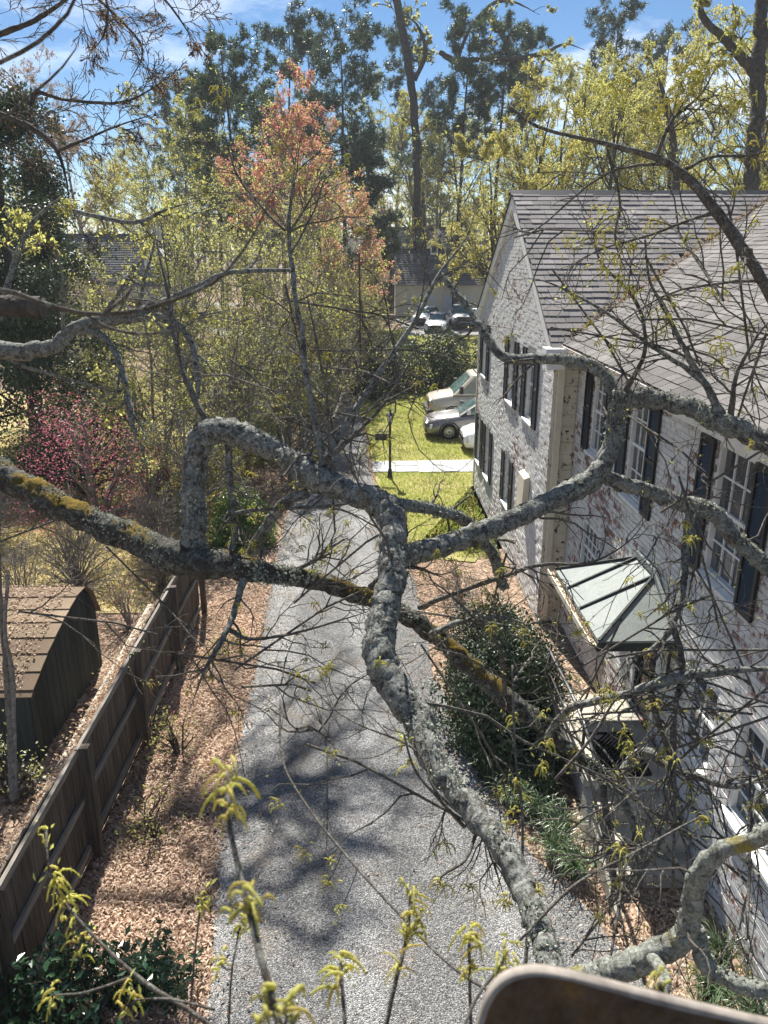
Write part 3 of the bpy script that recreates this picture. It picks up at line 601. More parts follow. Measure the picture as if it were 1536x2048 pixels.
for a_, b_ in zip(post_y[:-1], post_y[1:]):
    for z, w in ((1.53, .09), (.86, .085), (.2, .085)):
        g = G(); j = rng.uniform(-.02, .02, 2); g.bar((FX + .02, a_ - .02, z + j[0]), (FX + .02, b_ - .06, z + j[1]), .04, w); g.build('rail', M['rail'], fence)
# low leaf-covered timber ledge behind the fence
g = G(); pts = spline([(-3.75, 3.0, .78), (-3.78, 6, .78), (-3.8, 8.5, .76), (-3.86, 10.5, .74), (-3.9, 13.2, .72)], 6)
for i in range(len(pts) - 1):
    a_, b_ = pts[i], pts[i + 1]; g.add([(a_[0] - .2, a_[1], 0), (a_[0] + .2, a_[1], 0), (b_[0] + .2, b_[1], 0), (b_[0] - .2, b_[1], 0), (a_[0] - .17, a_[1], a_[2]), (a_[0] + .17, a_[1], a_[2]), (b_[0] + .17, b_[1], b_[2]), (b_[0] - .17, b_[1], b_[2])], [(4, 5, 6, 7), (1, 2, 6, 5), (3, 0, 4, 7)])
ledge = g.build('retaining_ledge', M['concrete']); tag(ledge, 'low ledge buried under dry leaves just behind the wooden fence', 'ledge')

# ================================================================== garden shed
SXF = -4.72
shed = thing('garden_shed', 'low dark green garden shed with curved brown shingle roof behind the fence', 'shed', (SXF - 1.5, 10.9, 0))
prof = np.array([(9.5, 1.16), (10.1, 1.40), (10.75, 1.58), (11.4, 1.70), (11.8, 1.70), (12.1, 1.50), (12.3, 1.12)])
zt = lambda y: np.interp(y, prof[:, 0], prof[:, 1])
g = G(); g.prism([(SXF - .02, 9.5, 0)] + [(SXF - .02, y, z - .03) for y, z in prof] + [(SXF - .02, 12.3, 0)], (-3.6, 0, 0)); g.build('shed_body', M['shed'], shed)
y = 9.5
while y < 12.28:
    w = min(.2, 12.3 - y); g = G(); a_, b_ = y + .008, y + w - .004; g.prism([(SXF, a_, 0), (SXF, b_, 0), (SXF, b_, zt(b_) - .03), (SXF, a_, zt(a_) - .03)], (-.018, 0, 0)); g.build('siding_board', M['shed'], shed); y += .2
pr2 = np.vstack([[9.42, 1.10], prof, [12.36, 1.0]])
for (ya_, za), (yb_, zb) in zip(pr2[:-1], pr2[1:]):
    d = unit(A(0, yb_ - ya_, zb - za)); L_ = math.hypot(yb_ - ya_, zb - za); nn = A(0, -d[2], d[1]); k = max(1, round(L_ / .3))
    for q in range(k):
        g = G(); p0 = A(SXF + .07, ya_, za) + d * L_ * q / k; p1 = A(SXF + .07, ya_, za) + d * (L_ * (q + 1) / k + .01); x = A(-3.8, 0, 0); t = nn * .03; s = nn * .012
        g.hexa([p0, p0 + x, p1 + x, p1, p0 + t, p0 + x + t, p1 + x + s, p1 + s]); g.build('roof_panel', M['brownshingle'], shed)
n = 4200; yy = rng.uniform(9.5, 11.9, n); g = G(); g.leaves(np.stack([SXF - .1 - 3.4 * rng.random(n), yy, zt(yy) + .035 + .02 * rng.random(n)], 1), .05, aspect=.4, up=2.0, flat=.25); g.build('roof_leaves', M['litter'], shed, kind='stuff')

# ================================================================== lamp post with a hanging sign
LX, LY = .83, 24.0
lamp = thing('lamp_post', 'black lamp post with lantern and hanging signboard on the lawn', 'lamp post', (LX, LY, 0))
g = G(); g.tube([(LX, LY, 0), (LX, LY, .04), (LX, LY, .28), (LX, LY, .3), (LX, LY, 1.78)], [.09, .085, .06, .042, .038], 12); g.build('post', M['darkmetal'], lamp)
g = G(); g.tube([(LX, LY, 1.78), (LX, LY, 1.80), (LX, LY, 1.83)], [.05, .075, .06], 6); g.build('lantern_base', M['darkmetal'], lamp)
g = G()
for k in range(6):
    a_ = k * pi / 3 + .3; g.bar((LX + .065 * cos(a_), LY + .065 * sin(a_), 1.82), (LX + .12 * cos(a_), LY + .12 * sin(a_), 2.06), .012)
g.build('lantern_cage', M['darkmetal'], lamp)
m = Mt('lantern_glass'); M['lantern'] = m.fin(m.n('MixShader', {0: .55, 1: m.bsdf((.75, .74, .70), .2, None, .5), 2: m.n('BsdfTranslucent', {'Color': (.8, .8, .75)}).outputs[0]}).outputs[0])
g = G(); g.tube([(LX, LY, 1.83), (LX, LY, 2.055)], [.055, .108], 6); g.build('lantern_glass', M['lantern'], lamp)
g = G(); g.tube([(LX, LY, 2.05), (LX, LY, 2.07), (LX, LY, 2.13), (LX, LY, 2.15), (LX, LY, 2.2), (LX, LY, 2.23)], [.15, .15, .07, .03, .04, .008], 8); g.build('lantern_cap', M['darkmetal'], lamp)
g = G(); g.bar((LX, LY, 1.52), (LX - .5, LY, 1.52), .022); g.tube([(LX, LY, 1.76), (LX - .2, LY, 1.68), (LX - .36, LY, 1.53)], .01, 5); g.build('sign_bracket', M['darkmetal'], lamp)
g = G(); g.box((LX - .48, LY - .012, 1.24), (LX - .07, LY + .012, 1.46)); g.tube([(LX - .42, LY, 1.46), (LX - .42, LY, 1.52)], .006, 4); g.tube([(LX - .13, LY, 1.46), (LX - .13, LY, 1.52)], .006, 4); g.build('signboard', M['darkmetal'], lamp)

# ================================================================== cars
def car(name, label, loc, rz, Ln, Wd, secs, green, paintm, wheels, group, R=.33, van=False, frontdark=True, detail=True):
    """secs: (x, halfwidth, zlow, zshoulder, ztop) along the body from nose (x=0) to tail; green: (x, halfwidth, z) rings of the glasshouse"""
    t = thing(name, label, 'van' if van else 'car', loc, group); t.rotation_euler = (0, 0, rz); wl = WL[t.name]; WL[t.name] = (0, 0, 0)
    g = G(); rings = []
    for x, hw, z0, zs, zt_ in secs:
        pts = [(0, z0), (hw * .86, z0), (hw * .97, z0 + .10), (hw, z0 + (zs - z0) * .55), (hw * .97, zs), (hw * .84, zs + (zt_ - zs) * .72), (hw * .5, zt_), (0, zt_ + .012)]
        full = [(x, yy, zz) for yy, zz in pts] + [(x, -yy, zz) for yy, zz in pts[-2:0:-1]]; rings.append(full)
    k = len(rings[0]); V = np.array(rings).reshape(-1, 3)
    q = [(i * k + j, i * k + (j + 1) % k, (i + 1) * k + (j + 1) % k, (i + 1) * k + j) for i in range(len(rings) - 1) for j in range(k)]
    tr = [(0, j, j + 1) for j in range(1, k - 1)] + [((len(rings) - 1) * k, (len(rings) - 1) * k + j + 1, (len(rings) - 1) * k + j) for j in range(1, k - 1)]
    g.add(V, q, tr); g.build('body', paintm, t, True)
    # glasshouse: bottom ring, top ring (roof)
    (bx0, bx1, bw, bz), (tx0, tx1, tw, tz) = green
    def loop(x0, x1, w, z, c=.12): return [A(x0, -w + c, z), A(x0 + c * .6, -w, z), A(x1 - c * .6, -w, z), A(x1, -w + c, z), A(x1, w - c, z), A(x1 - c * .6, w, z), A(x0 + c * .6, w, z), A(x0, w - c, z)]
    lo, hi = loop(bx0, bx1, bw, bz), loop(tx0, tx1, tw, tz)
    gp_ = G(); gp_.add(lo + hi, [(i, (i + 1) % 8, 8 + (i + 1) % 8, 8 + i) for i in range(8)]); cab = gp_.build('pillars', M['darkmetal'] if not van else paintm, t)
    rf = loop(tx0 + .16, tx1 - .16, tw - .16, tz + .05); gp_ = G(); gp_.add(hi + rf, [(i, (i + 1) % 8, 8 + (i + 1) % 8, 8 + i) for i in range(8)], [(8, 8 + i, 9 + i) for i in range(1, 7)]); gp_.build('roof', paintm, t, True)
    def pane(nm, i0, i1, f0, f1, h0, h1, off):
        a0, a1, b0, b1 = lo[i0], lo[i1], hi[i0], hi[i1]; nrm = unit(np.cross(a1 - a0, b0 - a0)); o_ = nrm * off
        c = lambda f, h: (a0 + (a1 - a0) * f) * (1 - h) + (b0 + (b1 - b0) * f) * h + o_
        q_ = G(); q_.add([c(f0, h0), c(f1, h0), c(f1, h1), c(f0, h1)], [(0, 1, 2, 3)]); q_.build(nm, M['carglass'], t)
    pane('windscreen', 7, 0, .0, 1, .06, .92, .006); pane('rear_window', 3, 4, .02, .98, .1, .9, .006)
    for i0, i1 in ((1, 2), (5, 6)):
        fr = ((.03, .30), (.33, .62), (.65, .97)) if not van else ((.03, .2), (.24, .58), (.62, .97))
        for f0, f1 in (fr if i0 == 1 else [(1 - b_, 1 - a_) for a_, b_ in fr]): pane('side_window', i0, i1, f0, f1, .08, .9, .006)
    hw = Wd / 2
    for x in wheels:
        for s in (-1, 1):
            w_ = thing('wheel', '', '', (x, s * (hw - .10), R)); del w_['label'], w_['category']; w_.parent = t
            g = G(); a_ = np.linspace(0, 2 * pi, 25)[:-1]; pr_ = [(R * .62, -.105), (R * .92, -.11), (R, -.08), (R, .08), (R * .92, .11), (R * .62, .105)]
            V = np.array([[(x + r * cos(b_), s * (hw - .10) + dy, R + r * sin(b_)) for b_ in a_] for r, dy in pr_]).reshape(-1, 3)
            g.add(V, [(i * 24 + j, i * 24 + (j + 1) % 24, (i + 1) * 24 + (j + 1) % 24, (i + 1) * 24 + j) for i in range(5) for j in range(24)]); g.build('tyre', M['tyre'], w_, True)
            g = G(); yc_ = s * (hw - .10) + s * .07
            for k_ in range(10):
                b_ = k_ * pi / 5; d = .09; g.add([(x + .05 * cos(b_ - .5), yc_ + s * .02, R + .05 * sin(b_ - .5)), (x + R * .62 * cos(b_ - d), yc_, R + R * .62 * sin(b_ - d)), (x + R * .62 * cos(b_ + d), yc_, R + R * .62 * sin(b_ + d)), (x + .05 * cos(b_ + .5), yc_ + s * .02, R + .05 * sin(b_ + .5))], [(0, 1, 2, 3)])
            g.tubes(np.array([[(x + R * .63 * cos(b_), yc_, R + R * .63 * sin(b_)) for b_ in np.linspace(0, 2 * pi, 25)]]), np.full((1, 25), .02), 5); g.build('rim', M['rim'], w_)
            g = G(); g.tube([(x, s * (hw - .06), R), (x, s * (hw - .14), R)], R * .6, 16); g.build('hub', M['tyre'], w_)
            # dark wheel-arch lip on the body
            g = G(); b_ = np.linspace(-.1, pi + .1, 14); g.tubes(np.array([[(x + (R + .05) * cos(c_), s * (hw - .005), R + (R + .05) * sin(c_)) for c_ in b_]]), np.full((1, 14), .025), 5); g.build('wheel_arch', M['tyre'], t)
    if frontdark:
        nose = secs[1]; zl, zs = nose[2], nose[3]; g = G(); g.box((secs[0][0] - .035, -hw * .62, zl + .02), (secs[0][0] + .06, hw * .62, zl + .16)); g.box((secs[0][0] - .03, -hw * .5, zl + .22), (secs[0][0] + .06, hw * .5, zs - .04)); g.build('grille', M['chrome'], t)
        for s in (-1, 1):
            g = G(); z = zs - .03; x0 = secs[0][0]; g.hexa([(x0 - .02, s * hw * .55, z - .16), (x0 + .12, s * hw * .98, z - .14), (x0 + .2, s * hw * .9, z - .14), (x0 + .1, s * hw * .5, z - .16), (x0 + .02, s * hw * .58, z + .02), (x0 + .18, s * hw * .985, z + .03), (x0 + .24, s * hw * .9, z + .03), (x0 + .12, s * hw * .5, z + .02)])
            hl = g.build('headlight', M['headlamp'], t)
            if van: g = G(); g.box((x0 - .005, s * hw * .8 - .1, z - .24), (x0 + .22, s * hw * .93 + .07, z - .05)); g.build('turn_signal', M['amber'], t)
    if van:
        g = G(); g.box((secs[0][0] - .14, -hw * .98, .36), (secs[0][0] + .18, hw * .98, .62)); g.build('bumper', M['chrome'], t)
    for s in (-1, 1):
        g = G(); mx_ = bx0 + .34; z = bz + .1
        g.box((mx_ - .08, min(s * hw, s * (hw + .24)), z), (mx_ + .06, max(s * hw, s * (hw + .24)), z + (.3 if van else .14))); g.build('mirror', M['darkmetal'] if van else paintm, t)
        for dx in (.9, 1.9):
            g = G(); g.box((bx0 + dx, min(s * (hw * .985), s * (hw + .012)), bz - .14), (bx0 + dx + .16, max(s * (hw * .985), s * (hw + .012)), bz - .115)); g.build('door_handle', M['chrome'], t)
    WL[t.name] = wl; return t
def sedan(name, label, loc, rz, pm, group): return car(name, label, loc, rz, 4.7, 1.84,
    [(0, .62, .30, .55, .66), (.10, .80, .22, .62, .74), (.45, .90, .20, .70, .86), (1.25, .92, .20, .78, .97), (1.6, .92, .20, .82, 1.0), (3.6, .92, .20, .86, 1.02), (4.3, .90, .22, .88, 1.04), (4.62, .80, .28, .84, 1.0), (4.7, .66, .34, .74, .92)],
    ((1.25, 4.2, .80, .95), (2.0, 3.75, .62, 1.40)), pm, (.88, 3.72), group)
def vanx(name, label, loc, rz, pm, group): return car(name, label, loc, rz, 5.6, 2.0,
    [(0, .86, .42, .92, 1.02), (.08, .96, .38, .98, 1.10), (.5, .99, .36, 1.04, 1.22), (1.15, 1.0, .36, 1.10, 1.32), (1.3, 1.0, .36, 1.12, 1.32), (5.5, 1.0, .36, 1.14, 1.30), (5.6, .95, .4, 1.1, 1.28)],
    ((.95, 5.58, .97, 1.24), (1.75, 5.5, .86, 2.05)), pm, (.98, 4.4), group, R=.37, van=True)
def pickup(name, label, loc, rz, pm, group): return car(name, label, loc, rz, 5.6, 1.98,
    [(0, .84, .5, 1.0, 1.10), (.08, .95, .46, 1.04, 1.18), (.6, .98, .44, 1.08, 1.24), (1.6, .99, .44, 1.10, 1.26), (5.5, .99, .46, 1.12, 1.24), (5.6, .95, .5, 1.1, 1.2)],
    ((1.5, 3.9, .92, 1.2), (2.15, 3.7, .74, 1.85)), pm, (1.0, 4.4), group, R=.40)
vanx('parked_van', 'champagne van with amber turn signal parked nearest the dark hedge', (2.78, 32.9, 0), 0, M['cartan'], 'cars parked beside the house')
sedan('parked_car', 'grey sedan parked between the champagne van and a white car', (2.42, 30.0, 0), 0, M['cargrey'], 'cars parked beside the house')
sedan('parked_car', 'white car mostly hidden behind the house corner beside grey sedan', (3.6, 27.7, 0), 0, M['carwhite'], 'cars parked beside the house')
ap = lambda u, v, y: tuple(aty(u, v, y))
g0 = lambda x, y: (x, y, float(gz(y)) + .012)
sedan('parked_car', 'white sedan facing the camera, nearest the hedge on the far apron', g0(5.75, 63.0), radians(80), M['carwhite'], 'cars parked by the far garage')
sedan('parked_car', 'white sedan in front of the left garage door', g0(4.9, 68.0), radians(72), M['carwhite'], 'cars parked by the far garage')
pickup('parked_pickup', 'white pickup truck with dark grille near the right garage door', g0(8.3, 65.0), radians(86), M['carwhite'], 'cars parked by the far garage')

# ================================================================== far buildings
def gable_roof(t, x0, x1, y0, y1, ze, zr, ov, mat, ncourse, th=.06):
    ym = (y0 + y1) / 2; sl_ = (zr - ze) / (ym - y0)
    for s, ya_ in ((1, y0 - ov), (-1, y1 + ov)):
        n_ = ncourse if s > 0 else 1
        for k in range(n_):
            f0, f1 = k / n_, (k + 1) / n_; ya2, yb2 = ya_ + (ym - ya_) * f0, ya_ + (ym - ya_) * f1; za, zb = ze - sl_ * ov + (zr - ze + sl_ * ov) * f0, ze - sl_ * ov + (zr - ze + sl_ * ov) * f1
            g = G(); g.hexa([(x0 - ov, ya2, za), (x1 + ov, ya2, za), (x1 + ov, yb2, zb), (x0 - ov, yb2, zb), (x0 - ov, ya2, za + th), (x1 + ov, ya2, za + th), (x1 + ov, yb2, zb + th * .3), (x0 - ov, yb2, zb + th * .3)]); g.build('roof_course' if s > 0 else 'rear_roof', mat, t)
    g = G(); g.box((x0 - ov, ym - .12, zr - .02), (x1 + ov, ym + .12, zr + .1)); g.build('ridge_cap', M['darkmetal'], t)
    g = G(); g.prism([(x0 + .02, y0, ze - .1), (x0 + .02, y1, ze - .1), (x0 + .02, ym, zr - .1)], (x1 - x0 - .04, 0, 0)); g.build('gable', M['cream'], t)
gar = thing('garage', 'cream garage with two pale doors, grey shingle roof and a cupola', 'garage', (7.4, 78, 1.2)); GY = 75.0; gx0, gx1 = 3.1, 12.0; gzf = 1.2
g = G(); g.box((gx0, GY, gzf - .2), (gx1, GY + 7.4, 4.2)); g.build('wall', M['cream'], gar)
for k in range(4):
    g = G(); z = 3.05 + k * .25; g.box((gx0, GY - .03 - .0, z), (gx1, GY - .002, z + .235)); g.build('siding_board', M['cream'], gar)
M['paledoor'] = solid('pale_garage_door', (.52, .55, .58), .5, .3, var=.08)
for x0 in (4.25, 7.55):
    d_ = thing('garage_door', '', '', (x0, GY, gzf)); del d_['label'], d_['category']; d_.parent = gar; d_.location = A(*WL[d_.name]) - A(*WL[gar.name])
    for k in range(4): g = G(); z = gzf + k * .45; g.box((x0, GY - .05, z + .01), (x0 + 2.6, GY - .004, z + .44)); g.build('panel', M['paledoor'], d_)
    g = G(); g.tube([(x0 + 1.3, GY - .07, gzf + 1.30), (x0 + 1.3, GY - .055, gzf + 1.30)], .17, 6); g.build('emblem', M['chrome'], d_)
gable_roof(gar, gx0, gx1, GY, GY + 7.4, 4.15, 7.05, .35, M['roofflat'], 16)
cu = thing('cupola', '', '', (6.9, GY + 3.0, 6.6)); del cu['label'], cu['category']; cu.parent = gar; cu.location = A(*WL[cu.name]) - A(*WL[gar.name])
g = G(); g.box((6.55, GY + 3.0, 6.5), (7.25, GY + 3.7, 7.45)); g.build('cupola_base', M['white'], cu)
g = G(); g.hexa([(6.45, GY + 2.9, 7.45), (7.35, GY + 2.9, 7.45), (7.35, GY + 3.8, 7.45), (6.45, GY + 3.8, 7.45), (6.82, GY + 3.27, 7.85), (6.98, GY + 3.27, 7.85), (6.98, GY + 3.43, 7.85), (6.82, GY + 3.43, 7.85)]); g.build('cupola_roof', M['white'], cu)
g = G(); g.box((6.66, GY + 2.985, 6.75), (7.14, GY + 3.0, 7.3)); g.build('louvre', M['chrome'], cu)
bf = thing('board_fence', 'dark brown board fence beside the far garage', 'fence', (1.6, 76, 1.2)); x = .4
while x < 3.0:
    g = G(); g.box((x, 76, 1.2), (x + .19, 76.04, 4.2 + rng.uniform(-.04, .04))); g.build('board', M['fence'], bf); x += .2
h2 = thing('far_house', 'low grey roofed house behind the garage seen between tree trunks', 'house', (6, 100, 1.2))
g = G(); g.box((1.6, 97, 1.0), (10.0, 105, 6.6)); g.build('wall', M['cream'], h2); gable_roof(h2, 1.6, 10.0, 97, 105, 6.5, 9.6, .4, M['roofflat'], 12)
g = G(); g.box((-1.5, 98, 1.0), (2.2, 104, 6.2)); g.build('side_wing', M['cream'], h2); g = G(); g.hexa([(-2, 97.6, 6.2), (2.2, 97.6, 6.2), (2.2, 101, 8.3), (-2, 101, 8.3), (-2, 97.6, 6.3), (2.2, 97.6, 6.3), (2.2, 101, 8.4), (-2, 101, 8.4)]); g.build('wing_roof', M['roofflat'], h2)
g = G(); g.box((2.3, 101, 8.6), (2.9, 101.6, 10.3)); g.build('chimney', M['brick_far'], h2)
g = G(); g.bar((7.0, 96.4, 6.5), (9.2, 97.4, 9.2), .3, .5); g.build('bargeboard', M['white'], h2)
h3 = thing('far_house', 'grey shingled house with white arched gable seen through trees at left', 'house', (-19, 64, .6))
g = G(); g.box((-24, 60, .4), (-14.6, 68, 4.9)); g.build('wall', M['brick_far'], h3); gable_roof(h3, -24, -14.9, 60, 68, 4.75, 8.1, .35, M['roofflat'], 22)
g = G(); g.box((-16.2, 63.5, 7.4), (-15.5, 64.2, 9.0)); g.build('chimney', M['brick'], h3)
t_ = np.linspace(0, pi, 10); g = G(); g.prism([(-15.6 + .75 * cos(c_), 61.0, 6.3 + .9 * sin(c_)) for c_ in t_] + [(-16.35, 61.0, 5.2), (-14.85, 61.0, 5.2)], (0, 2.5, 0)); g.build('arched_dormer', M['white'], h3)
g = G(); g.box((-15.45, 60.97, 5.5), (-14.95, 60.99, 6.7)); g.build('dormer_window', M['glass'], h3)
h4 = thing('far_outbuilding', 'low brownish roofed outbuilding left of the grey house among trees', 'building', (-22.5, 56, .4))
g = G(); g.box((-27, 52, .3), (-18.9, 58, 3.6)); g.build('wall', M['cream'], h4); gable_roof(h4, -27, -18.9, 52, 58, 3.5, 5.6, .3, M['brownshingle'], 14)
# ================================================================== the lichen-covered oak whose limbs cross the view
def limb_path(pts, n=5):
    """pts (u, v, depth, radius_px) -> world path and radii in metres"""
    p = np.array([P(u, v, d) for u, v, d, r in pts]); r = np.array([r * d / FPX * (.72 if r > 15 else .88) for u, v, d, r in pts])
    q = spline(np.c_[p, r[:, None]], n); return q[:, :3], np.maximum(q[:, 3], .002)
_dirs = [(unit(rng.standard_normal((7, 3))), rng.uniform(0, 6.28, 7)) for _ in range(4)]
def vn(p, f):
    D_, ph = _dirs[int(f * 7) % 4]; q = (p * f) @ D_.T + ph; q = q + 1.3 * np.sin(np.roll(q, 1, axis=-1) * .83); return np.sin(q).sum(-1) / 2.6
def limb(parent, pts, mat, name='limb', sides=14, rough=.05, wob=.08, n=6, taper=False):
    path, rad = limb_path(pts, n)
    path = path + (rad[:, None] * wob) * rng.standard_normal(path.shape)
    L_ = np.linalg.norm(np.diff(path, axis=0), axis=1).sum(); big = sides >= 14; N = int(np.clip(L_ / (.014 if big else .035), 8, 520)) if L_ < 12 else 120
    fp, fr_ = resample(spline(path, 3), spline(np.c_[rad, rad, rad], 3)[:, 0], N); fr_ = np.maximum(fr_, .0012)
    if taper: s_ = np.linspace(0, 1, N); fr_ = fr_ * np.clip((1 - s_) / .3, .12, 1) ** .7
    g = G(); sd_ = 30 if big else sides; g.tubes(fp[None], fr_[None], sd_, True); V = g.v[0]; c = np.repeat(fp, sd_, 0); rr = np.repeat(fr_, sd_)[:, None]; d = (V - c) / rr
    f = min(1.0, .1 / max(fr_.mean(), .02)) if L_ > 12 else 1.0
    amp = vn(V, 7 * f) * .07 + vn(V, 19 * f) * .055 + vn(V, 47 * f) * .06 + (vn(V, 110) * .06 + .03 * rng.standard_normal(len(V)) if big else 0)
    g.v[0] = c + d * rr * (1 + amp[:, None] * (1 if big else .8)); g.build(name, mat, parent, True)
    return path, rad
def flakes(parent, paths, dens, size, mat):
    pts, nr = [], []
    for path, rad in paths:
        L_ = np.linalg.norm(np.diff(path, axis=0), axis=1).sum(); n = int(dens * L_ * rad.mean() * 40)
        i = rng.integers(0, len(path) - 1, n); f = rng.random(n)[:, None]; p = path[i] * (1 - f) + path[i + 1] * f; r = (rad[i] * (1 - f[:, 0]) + rad[i + 1] * f[:, 0])[:, None]
        t = unit(path[i + 1] - path[i]); d = rng.standard_normal((n, 3)); d = unit(d - (d * t).sum(1, keepdims=True) * t)
        # patchy growth
        ph = np.sin(p @ A(9, 7, 11)) + np.sin(p @ A(-5, 13, 4) + 1.3) + .8 * d[:, 2]; k = ph > .35
        pts.append((p + d * r * (1.0 + .03 * rng.random((n, 1))))[k]); nr.append(d[k])
    g = G(); g.leaves(np.vstack(pts), size, np.vstack(nr) * .5, aspect=.9, fold=.7); g.build('lichen', mat, parent, kind='stuff')
oak = thing('oak_tree', 'big lichen covered oak whose bent limbs cross the view above the driveway', 'tree', (-5.6, 6.5, 0))
L1 = [(-700, 640, 7.6, 60), (-300, 800, 7.0, 48), (-120, 885, 6.3, 41), (0, 945, 6.1, 38), (120, 1010, 5.9, 37), (250, 1075, 5.7, 38), (370, 1118, 5.5, 44), (450, 1130, 5.4, 38), (560, 1150, 5.4, 26), (650, 1165, 5.45, 25), (740, 1198, 5.5, 23), (820, 1235, 5.55, 25), (900, 1295, 5.55, 26), (1000, 1385, 5.5, 26), (1090, 1455, 5.4, 23), (1145, 1505, 5.35, 20), (1230, 1568, 5.3, 19)]
MA = [(388, 1118, 5.5, 36), (388, 1030, 5.5, 33), (386, 945, 5.5, 32), (392, 902, 5.49, 33), (410, 872, 5.47, 36), (442, 861, 5.45, 36), (470, 868, 5.42, 34), (500, 880, 5.38, 33), (560, 905, 5.3, 31), (610, 942, 5.2, 38), (680, 975, 5.1, 35), (740, 998, 5.0, 37), (782, 1030, 4.9, 38), (786, 1090, 4.75, 36), (785, 1150, 4.6, 37), (770, 1220, 4.45, 40), (757, 1300, 4.3, 42), (795, 1385, 4.1, 38), (835, 1440, 4.0, 38), (862, 1520, 3.8, 37), (930, 1605, 3.6, 36), (1000, 1690, 3.4, 34), (1050, 1795, 3.2, 34), (1090, 1890, 3.0, 33), (1115, 1990, 2.85, 32), (1140, 2120, 2.75, 32), (1180, 2350, 2.7, 28), (1230, 2650, 2.7, 18), (1260, 2900, 2.75, 6)]
RB = [(790, 1112, 4.72, 30), (850, 1102, 4.8, 29), (900, 1085, 4.9, 28), (1000, 1050, 5.0, 27), (1100, 1003, 5.1, 28), (1185, 955, 5.2, 31), (1218, 905, 5.2, 27), (1232, 835, 5.2, 26), (1240, 790, 5.2, 29)]
RU = [(1232, 800, 5.2, 27), (1300, 797, 5.2, 27), (1380, 815, 5.1, 25), (1440, 845, 5.0, 28), (1536, 885, 4.9, 30), (1700, 960, 4.7, 26), (1830, 1020, 4.6, 16), (1950, 1060, 4.6, 5)]
RL = [(1195, 948, 5.2, 22), (1290, 980, 5.25, 20), (1370, 1008, 5.3, 22), (1420, 1022, 5.3, 24), (1480, 1085, 5.3, 22), (1536, 1135, 5.3, 21), (1640, 1230, 5.3, 18), (1760, 1320, 5.2, 13), (1880, 1400, 5.2, 4)]
R3 = [(800, 1008, 4.9, 18), (880, 1022, 5.1, 14), (935, 1045, 5.3, 14), (985, 1110, 5.5, 14), (1008, 1175, 5.7, 12)]
RT1 = [(1240, 800, 5.2, 18), (1195, 738, 5.3, 15), (1110, 718, 5.4, 13), (1010, 714, 5.5, 11), (965, 660, 5.6, 10), (935, 615, 5.7, 8), (880, 545, 5.8, 5)]
TR = [(1690, 955, 4.7, 22), (1665, 840, 4.45, 21), (1620, 715, 4.25, 20), (1560, 625, 4.2, 18), (1500, 520, 4.2, 16), (1430, 420, 4.25, 14), (1370, 352, 4.3, 12), (1310, 315, 4.35, 10), (1200, 285, 4.4, 6), (1080, 255, 4.5, 4), (1020, 212, 4.6, 2.5)]
prim = []
prim.append(limb(oak, L1, M['oak_moss'], sides=18)); prim.append(limb(oak, MA, M['oak'], sides=18)); prim.append(limb(oak, RB, M['oak'], sides=16)); prim.append(limb(oak, RU, M['oak'], sides=16)); prim.append(limb(oak, RL, M['oak'], sides=14))
prim.append(limb(oak, R3, M['oak'], sides=10)); prim.append(limb(oak, RT1, M['oak'], sides=10)); prim.append(limb(oak, [(u, v, d, r * .85) for u, v, d, r in TR], M['twig'], sides=10))
